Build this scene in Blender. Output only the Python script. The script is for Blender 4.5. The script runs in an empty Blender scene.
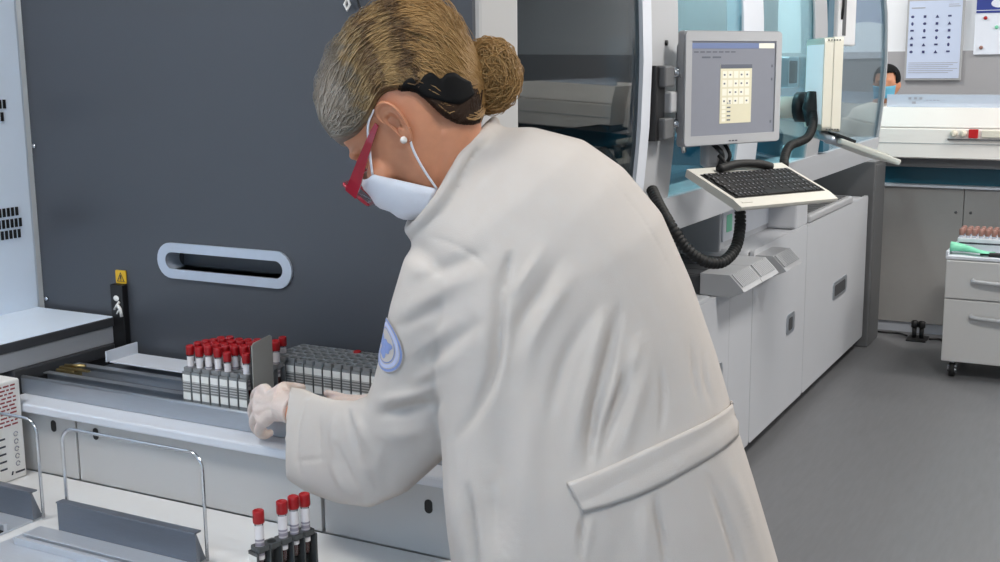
import bpy, bmesh, math, random
import numpy as np
from mathutils import Vector, Matrix
random.seed(7); rng = np.random.default_rng(7)
SC = bpy.context.scene; COL = SC.collection
PI = math.pi

# ------------------------------------------------------------------ camera
F = 1200.0; PT = math.radians(10.27); RL = math.radians(-.54); YW = math.radians(28.35)
CAM = np.array([0, 0, 1.6])
FW = np.array([-math.sin(YW)*math.cos(PT), math.cos(YW)*math.cos(PT), -math.sin(PT)])
_r = np.array([math.cos(YW), math.sin(YW), 0.0]); _u = np.cross(_r, FW)
RT = _r*math.cos(RL) + _u*math.sin(RL); UP = _u*math.cos(RL) - _r*math.sin(RL)
cd = bpy.data.cameras.new('camera'); co = bpy.data.objects.new('camera', cd); COL.objects.link(co)
cd.sensor_width = 36; cd.lens = F*36/1000; cd.clip_start = .05
co.matrix_world = Matrix(((RT[0], UP[0], -FW[0], CAM[0]), (RT[1], UP[1], -FW[1], CAM[1]), (RT[2], UP[2], -FW[2], CAM[2]), (0, 0, 0, 1)))
SC.camera = co
def dep(x, y, d):                       # survey helper: sight line at a distance -> a point of the room
    return CAM + (FW + RT*(x-500)/F - UP*(y-281)/F)*d
def proj(P):
    V = np.asarray(P) - CAM; z = V @ FW
    return np.stack([500+F*(V @ RT)/z, 281-F*(V @ UP)/z, z], -1)

# ------------------------------------------------------------------ materials
def lin(c):
    return tuple((x/12.92 if x <= .04045 else ((x+.055)/1.055)**2.4) for x in c)
def rgb(r, g, b): return lin((r/255, g/255, b/255))
def mat(name, c, rough=.5, metal=0, var=.04, scale=40, bump=0, bscale=200, spec=.5, coat=0, stretch=None, sss=0):
    m = bpy.data.materials.new(name); m.use_nodes = True; nt = m.node_tree; N = nt.nodes; L = nt.links
    b = N['Principled BSDF']; b.inputs['Roughness'].default_value = rough; b.inputs['Metallic'].default_value = metal
    b.inputs['Specular IOR Level'].default_value = spec; b.inputs['Coat Weight'].default_value = coat
    if sss:
        b.inputs['Subsurface Weight'].default_value = sss; b.inputs['Subsurface Radius'].default_value = (.012, .005, .003); b.inputs['Subsurface Scale'].default_value = 1
    tc = N.new('ShaderNodeTexCoord'); src = tc.outputs['Object']
    if stretch:
        mp = N.new('ShaderNodeMapping'); mp.inputs['Scale'].default_value = stretch; L.new(src, mp.inputs[0]); src = mp.outputs[0]
    n = N.new('ShaderNodeTexNoise'); n.inputs['Scale'].default_value = scale; n.inputs['Detail'].default_value = 4; L.new(src, n.inputs['Vector'])
    mx = N.new('ShaderNodeMix'); mx.data_type = 'RGBA'
    mx.inputs['A'].default_value = (*[x*(1-var) for x in c], 1); mx.inputs['B'].default_value = (*[min(1, x*(1+var)) for x in c], 1)
    L.new(n.outputs['Fac'], mx.inputs['Factor']); L.new(mx.outputs['Result'], b.inputs['Base Color'])
    if bump:
        n2 = N.new('ShaderNodeTexNoise'); n2.inputs['Scale'].default_value = bscale; L.new(src, n2.inputs['Vector'])
        bp = N.new('ShaderNodeBump'); bp.inputs['Strength'].default_value = bump; bp.inputs['Distance'].default_value = .002
        L.new(n2.outputs['Fac'], bp.inputs['Height']); L.new(bp.outputs['Normal'], b.inputs['Normal'])
    return m
def emit(name, c, s):
    m = mat(name, c, .4); b = m.node_tree.nodes['Principled BSDF']
    b.inputs['Emission Color'].default_value = (*c, 1); b.inputs['Emission Strength'].default_value = s
    return m
def glass(name, tint, gloss=1.0, rough=.0, ior=1.45):
    m = bpy.data.materials.new(name); m.use_nodes = True; nt = m.node_tree; N = nt.nodes; L = nt.links
    N.remove(N['Principled BSDF']); o = N['Material Output']
    t = N.new('ShaderNodeBsdfTransparent'); t.inputs[0].default_value = (*tint, 1)
    g = N.new('ShaderNodeBsdfGlossy'); g.inputs['Roughness'].default_value = rough
    nz = N.new('ShaderNodeTexNoise'); nz.inputs['Scale'].default_value = 3
    mr = N.new('ShaderNodeMapRange'); mr.inputs['To Min'].default_value = rough; mr.inputs['To Max'].default_value = rough+.03
    L.new(nz.outputs['Fac'], mr.inputs['Value']); L.new(mr.outputs['Result'], g.inputs['Roughness'])
    fr = N.new('ShaderNodeFresnel'); fr.inputs['IOR'].default_value = ior
    mm = N.new('ShaderNodeMath'); mm.operation = 'MULTIPLY'; mm.inputs[1].default_value = gloss; mm.use_clamp = True
    L.new(fr.outputs[0], mm.inputs[0]); mix = N.new('ShaderNodeMixShader')
    L.new(mm.outputs[0], mix.inputs[0]); L.new(t.outputs[0], mix.inputs[1]); L.new(g.outputs[0], mix.inputs[2]); L.new(mix.outputs[0], o.inputs['Surface'])
    return m
def printed(name, base, ink, axis='Z', lo=.28, hi=.74, freq=60, wob=.0):   # paper label with a block of fine printed lines
    m = mat(name, base, .6); nt = m.node_tree; N = nt.nodes; L = nt.links; b = N['Principled BSDF']
    old = b.inputs['Base Color'].links[0].from_socket
    tc = N.new('ShaderNodeTexCoord'); sp = N.new('ShaderNodeSeparateXYZ'); L.new(tc.outputs['Generated'], sp.inputs[0])
    def math_(op, a, v=None):
        q = N.new('ShaderNodeMath'); q.operation = op; L.new(a, q.inputs[0])
        if op == 'MULTIPLY_ADD': q.inputs[2].default_value = .32
        if v is not None:
            if hasattr(v, 'links'): L.new(v, q.inputs[1])
            else: q.inputs[1].default_value = v
        return q.outputs[0]
    z = sp.outputs[axis]
    band = math_('MULTIPLY', math_('GREATER_THAN', z, lo), math_('LESS_THAN', z, hi))
    ln = math_('GREATER_THAN', math_('SINE', math_('MULTIPLY', z, freq)), -.55)
    f = math_('MULTIPLY', band, math_('MULTIPLY_ADD', ln, .5))
    mx = N.new('ShaderNodeMix'); mx.data_type = 'RGBA'; L.new(f, mx.inputs['Factor']); L.new(old, mx.inputs['A']); mx.inputs['B'].default_value = (*ink, 1)
    L.new(mx.outputs['Result'], b.inputs['Base Color']); return m

M = {}
M['dark_panel'] = mat('dark_panel_paint', rgb(71, 74, 80), .33, 0, .05, 300, .05, 900)
M['daylight_blue_white'] = mat('daylight_blue_white', rgb(226, 237, 250), .4, 0, .02, 15)  # white cabinet paint with the blue of the daylight put into its colour
M['hood_white'] = mat('hood_white', rgb(242, 236, 230), .4, 0, .015, 8)
M['dark_hair'] = mat('dark_hair', rgb(48, 34, 25), .6, 0, .3, 200, spec=.12)
M['base_steel'] = mat('base_steel', rgb(205, 210, 218), .3, .5, .06, 30, .1, 90, stretch=(1, 25, 25))  # steel lightened to stand in for the window's reflection on the rack holders
M['plate_grey'] = mat('plate_grey', rgb(160, 158, 152), .4, .2, .04, 60)
M['white_paint'] = mat('white_paint', rgb(212, 216, 224), .42, 0, .02, 15)
M['machine_white'] = mat('machine_white', rgb(192, 191, 190), .40, 0, .025, 6)
M['analyzer_white'] = mat('analyzer_white', rgb(187, 189, 194), .40, 0, .025, 6)
M['scr_pale'] = emit('screen_pale', rgb(205, 216, 220), .45)
M['machine_grey'] = mat('machine_grey', rgb(150, 152, 156), .45, 0, .03, 8)
M['frame_grey'] = mat('frame_grey', rgb(172, 173, 176), .4, 0, .03, 8)
M['mid_grey'] = mat('mid_grey', rgb(96, 97, 99), .5, 0, .05, 30)
M['dark_grey'] = mat('dark_grey', rgb(62, 63, 66), .5, 0, .06, 30)
M['black'] = mat('black_plastic', rgb(18, 18, 20), .45, 0, .1, 60)
M['rubber'] = mat('black_rubber', rgb(14, 14, 15), .65, 0, .1, 60)
M['steel'] = mat('brushed_steel', rgb(176, 182, 190), .34, .75, .08, 30, .1, 90, stretch=(1, 25, 25))
M['steel_dark'] = mat('dark_steel', rgb(128, 134, 144), .36, .7, .1, 30, stretch=(1, 25, 25))
M['chrome'] = mat('chrome', rgb(200, 202, 206), .15, 1, .03)
M['alu'] = mat('satin_aluminium', rgb(196, 204, 216), .42, .55, .04, 60)
M['brass'] = mat('brass', rgb(170, 150, 105), .35, 1, .1, 60)
M['deck'] = mat('deck_laminate', rgb(218, 218, 218), .3, 0, .015, 5)
M['rack'] = mat('rack_grey_plastic', rgb(128, 131, 133), .42, 0, .06, 80)
M['rack_dark'] = mat('rack_dark_plastic', rgb(72, 75, 76), .42, 0, .06, 80)
M['label'] = printed('rack_label', rgb(226, 226, 222), rgb(70, 70, 72))
M['tube_label'] = printed('tube_label', rgb(222, 218, 220), rgb(120, 112, 128), lo=.1, hi=.6, freq=45)
M['red_cap'] = mat('red_cap', rgb(156, 10, 20), .38, 0, .08, 120)
M['tube'] = glass('tube_plastic', (.86, .86, .88), 1.5, .1)
M['blood'] = mat('blood', rgb(80, 8, 14), .25, 0, .1)
M['coat'] = mat('coat_cotton', rgb(197, 190, 184), .85, 0, .025, 25, .25, 900, spec=.2)
M['skin'] = mat('skin', rgb(206, 142, 108), .5, 0, .12, 55, .15, 700, spec=.4, sss=.15)
M['glove'] = mat('latex_glove', rgb(214, 198, 190), .42, 0, .06, 70, .3, 260, sss=.15)
M['mask'] = mat('mask_fabric', rgb(226, 228, 236), .8, 0, .03, 60, .2, 500, spec=.2)
M['mask_blue'] = mat('mask_blue', rgb(110, 185, 215), .8, 0, .05, 60)
M['red_frame'] = mat('red_glasses_frame', rgb(150, 16, 40), .25, 0, .08, 60, coat=.4)
M['lens'] = glass('spectacle_lens', (.9, .88, .88), 1.0)
M['hairclip'] = mat('hair_clip', rgb(8, 8, 9), .75, 0, .1, spec=.2)
M['pearl'] = mat('pearl', rgb(225, 220, 215), .2, 0, .04, spec=.8)
M['trousers'] = mat('trousers', rgb(200, 202, 206), .85, 0, .05, 40)
M['shoe'] = mat('shoe', rgb(215, 215, 215), .5, 0, .04)
M['floor'] = mat('floor_vinyl', rgb(102, 103, 106), .42, 0, .14, 9, .04, 60, stretch=(6, .7, 1))
M['wall'] = mat('wall_paint', rgb(226, 230, 236), .8, 0, .02, 3)
M['wall_band'] = mat('wall_band_grey', rgb(160, 160, 164), .7, 0, .03, 3)
M['ceiling'] = mat('ceiling_paint', rgb(225, 226, 228), .85, 0, .02, 3)
M['cab_grey'] = mat('cabinet_grey', rgb(158, 156, 154), .5, 0, .03, 30)
M['cover_teal'] = mat('cover_teal', rgb(56, 150, 180), .4, 0, .08, 8)
M['teal'] = mat('teal_laminate', rgb(22, 88, 108), .35, 0, .08, 8)
M['cream'] = mat('cream_plastic', rgb(230, 224, 208), .45, 0, .03, 20)
M['mon_grey'] = mat('monitor_grey', rgb(146, 147, 150), .45, 0, .03, 30)
M['kb_light'] = mat('keyboard_shell', rgb(200, 197, 188), .45, 0, .03, 30)
M['green'] = mat('green_nitrile', rgb(120, 205, 170), .5, 0, .06, 30)
M['brown_cap'] = mat('brown_cap', rgb(150, 110, 100), .5, 0, .1, 80)
M['pane_cyan'] = glass('tinted_pane_cyan', (.72, .92, .96), .45, .0)
M['pane_smoke'] = glass('tinted_pane_smoke', (.55, .64, .67), .95, .0, 1.5)
M['pane_grey'] = glass('tinted_pane_grey', (.72, .80, .84), .4, .01)
M['pane_hood'] = glass('hood_pane', (.80, .85, .92), .5, .02)
_nt = M['pane_hood'].node_tree; _o = _nt.nodes['Material Output']; _s = _o.inputs['Surface'].links[0].from_socket
_d = _nt.nodes.new('ShaderNodeBsdfDiffuse'); _d.inputs[0].default_value = (.70, .76, .86, 1); _m = _nt.nodes.new('ShaderNodeMixShader'); _m.inputs[0].default_value = .55
_nt.links.new(_s, _m.inputs[1]); _nt.links.new(_d.outputs[0], _m.inputs[2]); _nt.links.new(_m.outputs[0], _o.inputs['Surface'])
M['interior'] = mat('interior_pale_cyan', rgb(196, 226, 232), .5, 0, .04, 4)
M['interior_dark'] = mat('interior_slate', rgb(100, 114, 122), .5, 0, .1, 5)
M['interior_teal'] = mat('interior_teal', rgb(26, 92, 116), .4, 0, .1, 5)
M['window_frame'] = mat('window_frame_white', rgb(225, 226, 228), .5)
M['yellow'] = mat('warning_yellow', rgb(214, 170, 30), .5, 0, .05)
M['paper'] = mat('paper', rgb(232, 230, 226), .7, 0, .02)
M['ink_red'] = mat('ink_red', rgb(150, 60, 60), .7)
M['ink'] = mat('ink_dark', rgb(60, 62, 72), .7)
M['ink_grey'] = mat('ink_grey', rgb(150, 150, 156), .7)
M['poster'] = mat('poster_blue_white', rgb(196, 208, 232), .3, 0, .03, 3)
M['poster_pale'] = mat('poster_pale', rgb(222, 228, 240), .35, 0, .03, 3)
M['poster_ink'] = mat('poster_ink', rgb(58, 62, 110), .5, 0, .2, 60)
M['poster_navy'] = mat('poster_navy', rgb(44, 60, 140), .4, 0, .05)
M['scr'] = emit('screen_grey', rgb(112, 114, 122), .5)
M['scr_bar'] = emit('screen_titlebar', rgb(96, 108, 140), .5)
M['scr_key'] = emit('screen_keypad', rgb(190, 184, 160), .5)
M['scr_btn'] = emit('screen_button', rgb(205, 201, 186), .5)
M['scr_ink'] = emit('screen_ink', rgb(84, 88, 98), .4)
M['led_red'] = emit('red_display', rgb(150, 12, 18), .6)
M['led_green'] = emit('green_lamp', rgb(40, 200, 90), 1.0)
M['light'] = emit('lamp_diffuser', (1, .98, .95), 4.0)
M['emb_blue'] = mat('emblem_blue', rgb(132, 150, 200), .8, 0, .15, 200)
M['emb_pale'] = mat('emblem_pale', rgb(188, 196, 226), .8, 0, .1, 200)

# ------------------------------------------------------------------ mesh helpers
class MB:
    def __init__(s): s.b = bmesh.new(); s.T = Matrix.Identity(4); s.k = 0
    def _take(s, t, smooth=False):
        me = bpy.data.meshes.new('t'); t.transform(s.T); 
        for f in t.faces: f.material_index = s.k; f.smooth = smooth
        t.to_mesh(me); t.free(); s.b.from_mesh(me); bpy.data.meshes.remove(me); return s
    def box(s, x0, x1, y0, y1, z0, z1, bev=0, seg=2, M_=None):
        t = bmesh.new(); bmesh.ops.create_cube(t, size=1)
        for v in t.verts: v.co = Vector((x0+(v.co.x+.5)*(x1-x0), y0+(v.co.y+.5)*(y1-y0), z0+(v.co.z+.5)*(z1-z0)))
        if bev: bmesh.ops.bevel(t, geom=list(t.edges), offset=bev, segments=seg, affect='EDGES', profile=.5)
        if M_: t.transform(M_)
        return s._take(t)
    def loft(s, rings, cap=True, closed=True, smooth=True):
        t = bmesh.new(); R = [[t.verts.new(Vector(tuple(map(float, p)))) for p in r] for r in rings]; n = len(R[0])
        for a, b in zip(R, R[1:]):
            for i in range(n if closed else n-1):
                j = (i+1) % n; t.faces.new((a[i], a[j], b[j], b[i]))
        if cap and closed:
            t.faces.new(R[0][::-1]); t.faces.new(R[-1])
        bmesh.ops.recalc_face_normals(t, faces=t.faces)
        return s._take(t, smooth)
    def tube(s, pts, r, n=10, closed=False, cap=True, smooth=True):
        P = [Vector(tuple(map(float, p))) for p in pts]; m = len(P)
        rr = r if hasattr(r, '__len__') else [r]*m; rings = []; nrm = None
        for i in range(m):
            if closed: d = (P[(i+1) % m]-P[i-1])
            else: d = P[min(i+1, m-1)]-P[max(i-1, 0)]
            d.normalize()
            if nrm is None: nrm = d.orthogonal().normalized()
            nrm = (nrm - d*nrm.dot(d)); nrm.normalize(); bi = d.cross(nrm)
            rings.append([P[i]+(nrm*math.cos(2*PI*k/n)+bi*math.sin(2*PI*k/n))*rr[i] for k in range(n)])
        if closed: rings.append(rings[0]); cap = False
        return s.loft(rings, cap, True, smooth)
    def cyl(s, p0, p1, r0, r1=None, n=20, smooth=True, bev=0):
        return s.tube([p0, p1], [r0, r0 if r1 is None else r1], n, smooth=smooth)
    def lathe(s, prof, c=(0, 0, 0), n=20, cap=True):
        return s.loft([[(c[0]+r*math.cos(2*PI*k/n), c[1]+r*math.sin(2*PI*k/n), c[2]+z) for k in range(n)] for r, z in prof], cap)
    def ell(s, c, r, n=20, m=12, R=None):
        rings = []
        for i in range(m+1):
            a = -PI/2+PI*min(max(i/m, .004), .996); ring = []
            for k in range(n):
                v = Vector((r[0]*math.cos(a)*math.cos(2*PI*k/n), r[1]*math.cos(a)*math.sin(2*PI*k/n), r[2]*math.sin(a)))
                if R is not None: v = R @ v
                ring.append(v+Vector(tuple(map(float, c))))
            rings.append(ring)
        return s.loft(rings)
    def prism(s, poly, ax, a, b, smooth=False):          # poly in the two other axes
        def P(u, v, w): return {'X': (w, u, v), 'Y': (u, w, v), 'Z': (u, v, w)}[ax]
        return s.loft([[P(u, v, a) for u, v in poly], [P(u, v, b) for u, v in poly]], smooth=smooth)
    def grid(s, G, smooth=True): return s.loft(G, False, False, smooth)
    def raw(s, V, Fc, smooth=True):
        t = bmesh.new(); vs = [t.verts.new(tuple(map(float, v))) for v in V]
        for f in Fc:
            try: t.faces.new([vs[i] for i in f])
            except ValueError: pass
        return s._take(t, smooth)
    def build(s, name, mats, parent=None, origin=None, solid=0, off=0):
        me = bpy.data.meshes.new(name); s.b.to_mesh(me); s.b.free()
        o = bpy.data.objects.new(name, me); COL.objects.link(o)
        for m in (mats if isinstance(mats, (list, tuple)) else [mats]): me.materials.append(M[m] if isinstance(m, str) else m)
        if parent is not None:
            o.parent = parent
            w = parent
            og = Vector(parent.get('_o', (0, 0, 0)))
            me.transform(Matrix.Translation(-og)); o['_o'] = list(og)
        elif origin is not None:
            me.transform(Matrix.Translation(-Vector(tuple(map(float, origin))))); o.location = origin; o['_o'] = [float(v) for v in origin]
        if solid:
            md = o.modifiers.new('s', 'SOLIDIFY'); md.thickness = solid; md.offset = off
        return o
def thing(name, label, cat, loc, group=None, world=True):
    o = bpy.data.objects.new(name, None); COL.objects.link(o); o.location = tuple(map(float, loc)); o.empty_display_size = .05
    if world: o['_o'] = [float(v) for v in loc]
    return tag(o, label, cat, group)
def tag(o, label, cat, group=None, kind=None):
    o['label'] = label; o['category'] = cat
    if group: o['group'] = group
    if kind: o['kind'] = kind
    return o
def struct(o): o['kind'] = 'structure'; return o
def copy_tree(o, loc, rotz=None, label=None, group=None):
    def cp(q, par):
        c = q.copy(); COL.objects.link(c)
        if par is not None: c.parent = par
        for ch in list(q.children): cp(ch, c)
        return c
    c = cp(o, None); c.location = tuple(map(float, loc))
    if rotz is not None: c.rotation_euler = (0, 0, rotz)
    if label: c['label'] = label
    if group: c['group'] = group
    return c
def rrect(x0, x1, z0, z1, r, n=6):
    P = []
    for cx, cz, a in ((x1-r, z1-r, 0), (x0+r, z1-r, PI/2), (x0+r, z0+r, PI), (x1-r, z0+r, 3*PI/2)):
        for k in range(n+1): P.append((cx+r*math.cos(a+PI/2*k/n), cz+r*math.sin(a+PI/2*k/n)))
    return P
def smooth_path(P, n=8):                                   # Catmull-Rom
    P = [np.array(p, float) for p in P]; Q = [2*P[0]-P[1]]+P+[2*P[-1]-P[-2]]; out = []
    for i in range(1, len(Q)-2):
        for k in range(n):
            t = k/n; a, b, c, d = Q[i-1], Q[i], Q[i+1], Q[i+2]
            out.append(.5*(2*b+(c-a)*t+(2*a-5*b+4*c-d)*t*t+(3*b-a-3*c+d)*t**3))
    return out+[P[-1]]
def remesh(mb, voxel, smooth=4, fac=.5):
    me = bpy.data.meshes.new('tmp'); mb.b.to_mesh(me); mb.b.free(); o = bpy.data.objects.new('tmp', me); COL.objects.link(o)
    md = o.modifiers.new('r', 'REMESH'); md.mode = 'VOXEL'; md.voxel_size = voxel
    if smooth:
        sm = o.modifiers.new('s', 'SMOOTH'); sm.iterations = smooth; sm.factor = fac
    dg = bpy.context.evaluated_depsgraph_get(); ev = o.evaluated_get(dg); m2 = ev.to_mesh()
    V = np.empty(len(m2.vertices)*3); m2.vertices.foreach_get('co', V); V = V.reshape(-1, 3)
    Nn = np.empty(len(m2.vertices)*3); m2.vertices.foreach_get('normal', Nn); Nn = Nn.reshape(-1, 3)
    Fc = [tuple(p.vertices) for p in m2.polygons]
    ev.to_mesh_clear(); bpy.data.objects.remove(o); bpy.data.meshes.remove(me)
    return V, Nn, Fc

# ------------------------------------------------------------------ the room
def slab(name, m, *b): return struct(MB().box(*b).build(name, m))
slab('floor', 'floor', -5, 4.2, -.95, 9.6, -.1, 0)
slab('ceiling', 'ceiling', -5, 4.2, -.95, 9.6, 3.0, 3.1)
slab('wall_back', 'wall', -5, 4.2, 9.3, 9.45, 0, 3.0)
slab('trim_1', 'wall_band', -5, 4.2, 9.285, 9.30, .95, 1.66)
slab('wall_right', 'wall', 4.05, 4.2, -.95, 9.3, 0, 3.0)
# wall_left and wall_front carry the daylight windows
w = MB(); w.box(-4.9, -4.75, -.95, 9.3, 0, 3.0); struct(w.build('wall_left', 'wall'))
w = MB()
for b in ((-4.75, -2.05, 0, 3.0), (-.25, 4.05, 0, 3.0), (-2.05, -.25, 0, .9), (-2.05, -.25, 2.7, 3.0)): w.box(b[0], b[1], -.95, -.80, b[2], b[3])
struct(w.build('wall_front', 'wall'))
w = MB(); w.box(-2.05, -.25, -.92, -.83, .9, .96, .004).box(-2.05, -.25, -.92, -.83, 2.64, 2.7, .004)
for x in (-2.05, -1.18, -.31): w.box(x, x+.06, -.92, -.83, .96, 2.64, .004)
struct(w.build('window_1', 'window_frame'))

def area(name, loc, rot, sx, sy, p, c):
    l = bpy.data.lights.new(name, 'AREA'); l.shape = 'RECTANGLE'; l.size = sx; l.size_y = sy; l.energy = p; l.color = c
    o = bpy.data.objects.new(name, l); COL.objects.link(o); o.location = loc; o.rotation_euler = rot; return o
area('daylight', (-1.15, -.77, 1.85), (PI/2+PI, 0, .45), 1.25, 1.6, 135, (.52, .77, 1))
ci = 0
for (x, y) in ((-1.9, .7), (.1, .7), (.2, 3.6), (2.2, 3.9), (.2, 6.4), (2.2, 6.4), (-2.6, 5.2), (-2.4, 8.2), (.4, 8.4)):
    L_ = ('near the window side', 'over the aisle', 'above the analyzers', 'towards the back wall')[ci % 4]; ci += 1
    t = thing('ceiling_light', 'white square ceiling lamp panel set flush overhead', 'lamp', (x, y, 2.95), 'ceiling lamps')
    MB().box(x-.31, x+.31, y-.31, y+.31, 2.96, 3.0, .005).build('housing', 'window_frame', t)
    MB().box(x-.28, x+.28, y-.28, y+.28, 2.952, 2.962).build('diffuser', 'light', t)
    area('lamp', (x, y, 2.94), (0, 0, 0), .56, .56, 34 if y > 6 else 60 if y == 3.6 else 22 if y == .7 else 24, (1, .955, .895))
wd = bpy.data.worlds.new('world'); SC.world = wd; wd.use_nodes = True
wd.node_tree.nodes['Background'].inputs[0].default_value = (.62, .78, 1, 1); wd.node_tree.nodes['Background'].inputs[1].default_value = .6
SC.view_settings.view_transform = 'Standard'; SC.view_settings.look = 'None'; SC.view_settings.exposure = 0; SC.view_settings.gamma = 1

# ------------------------------------------------------------------ sample sorter with the dark cover (left)
def circ_to_rect(outer, n):                     # n points along a rectangle outline matched to an angle sweep
    x0, x1, z0, z1 = outer; cx, cz = (x0+x1)/2, (z0+z1)/2; P = []
    for k in range(n):
        a = 2*PI*k/n; c, s = math.cos(a), math.sin(a)
        t = min(((x1-cx)/abs(c)) if abs(c) > 1e-6 else 1e9, ((z1-cz)/abs(s)) if abs(s) > 1e-6 else 1e9)
        P.append((cx+c*t, cz+s*t))
    return P
T = thing('sample_sorter', 'tall sample sorter with a dark slate cover panel and long slot handle', 'lab machine', (-1.75, 2.3, 0))
MB().box(-2.44, -1.19, 2.196, 2.272, 0, 2.35, .01).build('housing', 'machine_grey', T)
hx0, hx1, hz0, hz1 = -2.035, -1.640, 1.112, 1.196; hm = (hz0+hz1)/2
def stad(x0, x1, z0, z1, n=12):
    r = (z1-z0)/2; c = (z0+z1)/2
    return [(x1-r+r*math.cos(-PI/2+PI*k/n), c+r*math.sin(-PI/2+PI*k/n)) for k in range(n+1)]+[(x0+r+r*math.cos(PI/2+PI*k/n), c+r*math.sin(PI/2+PI*k/n)) for k in range(n+1)]
so = stad(hx0, hx1, hz0, hz1); si = stad(hx0+.025, hx1-.025, hz0+.022, hz1-.022); cx = (hx0+hx1)/2
p = MB(); a0, a1, c0, c1 = hx0+.025, hx1-.025, hz0+.022, hz1-.022
for bx in ((-2.437, a0, .895, 2.33), (a1, -1.178, .895, 2.33), (a0, a1, .895, c0), (a0, a1, c1, 2.33)): p.box(bx[0], bx[1], 2.08, 2.195, bx[2], bx[3])
p.box(a0, a1, 2.135, 2.195, c0, c1); p.build('cover_panel', 'dark_panel', T)
p = MB(); p.loft([[(x, 2.079, z) for x, z in so], [(x, 2.073, z) for x, z in so], [(x, 2.073, z) for x, z in si], [(x, 2.12, z) for x, z in si]], cap=False, smooth=False)
p.build('handle_frame', 'alu', T)
for x, z in ((-2.425, 1.025), (-2.427, 1.41), (-2.427, 1.80)):
    MB().tube([(x, 2.080, z), (x, 2.076, z), (x, 2.0745, z)], [.006, .006, .003], 12).build('screw', 'chrome', T)
s = MB().box(-2.182, -2.142, 2.060, 2.078, .925, 1.085, .002).build('warning_strip', 'black', T)
g = MB(); g.ell((-2.162, 2.059, 1.052), (.009, .002, .007)); g.tube([(-2.170, 2.059, 1.024), (-2.160, 2.0585, 1.036), (-2.152, 2.0585, 1.044)], .003, 6)
g.tube([(-2.158, 2.0585, 1.036), (-2.150, 2.0585, 1.026), (-2.147, 2.0585, 1.008)], .0042, 6); g.tube([(-2.163, 2.0585, 1.014), (-2.155, 2.0585, 1.024)], .002, 6)
g.build('pictogram', 'paper', s)
s = MB().prism(rrect(-2.177, -2.143, 1.086, 1.118, .003), 'Y', 2.076, 2.0785).build('warning_sticker', 'yellow', T)
g = MB(); g.tube([(-2.171, 2.0755, 1.091), (-2.149, 2.0755, 1.091), (-2.160, 2.0755, 1.112)], .0012, 6, closed=True).box(-2.1615, -2.1585, 2.0745, 2.0758, 1.097, 1.106).box(-2.1615, -2.1585, 2.0745, 2.0758, 1.0935, 1.0955)
g.build('hazard_symbol', 'ink', s)
MB().box(-1.40, -1.172, 2.085, 2.275, 0, 2.36, .022, 4).build('corner_post', 'machine_white', T)
t = thing('hanging_cord', 'thin black cord with a small white tag hanging on the dark cover above the hair', 'cord', (-1.44, 2.05, 1.68))
MB().tube(smooth_path([(-1.435, 2.072, 2.34), (-1.45, 2.066, 1.95), (-1.442, 2.066, 1.75), (-1.425, 2.07, 1.70), (-1.42, 2.07, 1.66)]), .0025, 6).build('cord', 'black', t)
MB().tube([(-1.462, 2.066, 1.735), (-1.470, 2.066, 1.722), (-1.464, 2.066, 1.710), (-1.457, 2.066, 1.722)], .003, 6, closed=True).build('tag', 'paper', t)

# ------------------------------------------------------------------ white side cabinet with the ledge
T = thing('vented_cabinet', 'tall white side cabinet with vent slots and a low grey-edged ledge', 'cabinet', (-2.8, 1.4, 0))
MB().box(-3.3, -2.44, .55, 2.075, 0, 2.35, .012).build('housing', 'daylight_blue_white', T)
g = MB()
def slots(z, y1, n):
    for k in range(n): g.box(-2.4405, -2.437, y1-.0125*k-.007, y1-.0125*k, z-.0105, z+.0105)
slots(1.254, 2.024, 14); slots(1.226, 2.032, 15); slots(1.199, 2.026, 14); g.build('vent', 'black', T); g = MB(); slots(1.515, 2.013, 10); slots(1.485, 2.004, 9)
g.build('vent', 'black', T)
MB().box(-2.44, -2.178, .6, 2.062, .985, 1.0065, .003).build('ledge_top', 'daylight_blue_white', T)
MB().box(-2.20, -2.1765, .6, 2.062, .982, 1.0045, .002).build('ledge_edge', 'dark_grey', T)
MB().box(-2.44, -2.182, .6, 2.062, .940, .982, .002).build('ledge_front', 'frame_grey', T)
MB().box(-2.43, -2.176, 1.76, 2.06, .70, .940, .004).build('ledge_gap_fill', 'dark_grey', T)  # dark filler added for the black gap between ledge and tray

# ------------------------------------------------------------------ bench with doors, deck, loading tray
T = thing('sorter_bench', 'white bench base with finger-hole doors under the steel loading tray', 'bench', (-1.6, 2.1, 0))
MB().box(-2.17, -1.04, 1.757, 2.07, 0, .866).build('carcass', 'machine_white', T)
MB().box(-2.17, -1.035, 1.716, 2.07, .866, .886, .004).build('top_lip', 'white_paint', T)
for a, b, hs in ((-2.17, -1.976, (-2.041,)), (-1.970, -1.330, (-1.915,)), (-1.322, -1.045, ())):
    d = MB().box(a, b, 1.742, 1.757, .7255, .864, .0015).build('door', 'machine_white', T)
    for h in hs:
        MB().prism(rrect(h-.0075, h+.0075, .824, .850, .0074), 'Y', 1.7405, 1.746).build('finger_hole', 'black', d)
MB().prism(rrect(-1.098, -1.082, .805, .831, .0078), 'Y', 1.7405, 1.746).build('finger_hole', 'black', d)
T = thing('side_table', 'pale low table top in front of the bench doors', 'table', (-1.9, 1.3, 0))
MB().box(-2.43, -1.04, .75, 1.7415, .693, .725, .004).build('table_top', 'deck', T)
for x, y in ((-2.38, .80), (-2.38, 1.69), (-1.09, .80), (-1.09, 1.69)): MB().box(x-.025, x+.025, y-.025, y+.025, 0, .693, .004).build('leg', 'frame_grey', T)

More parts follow.
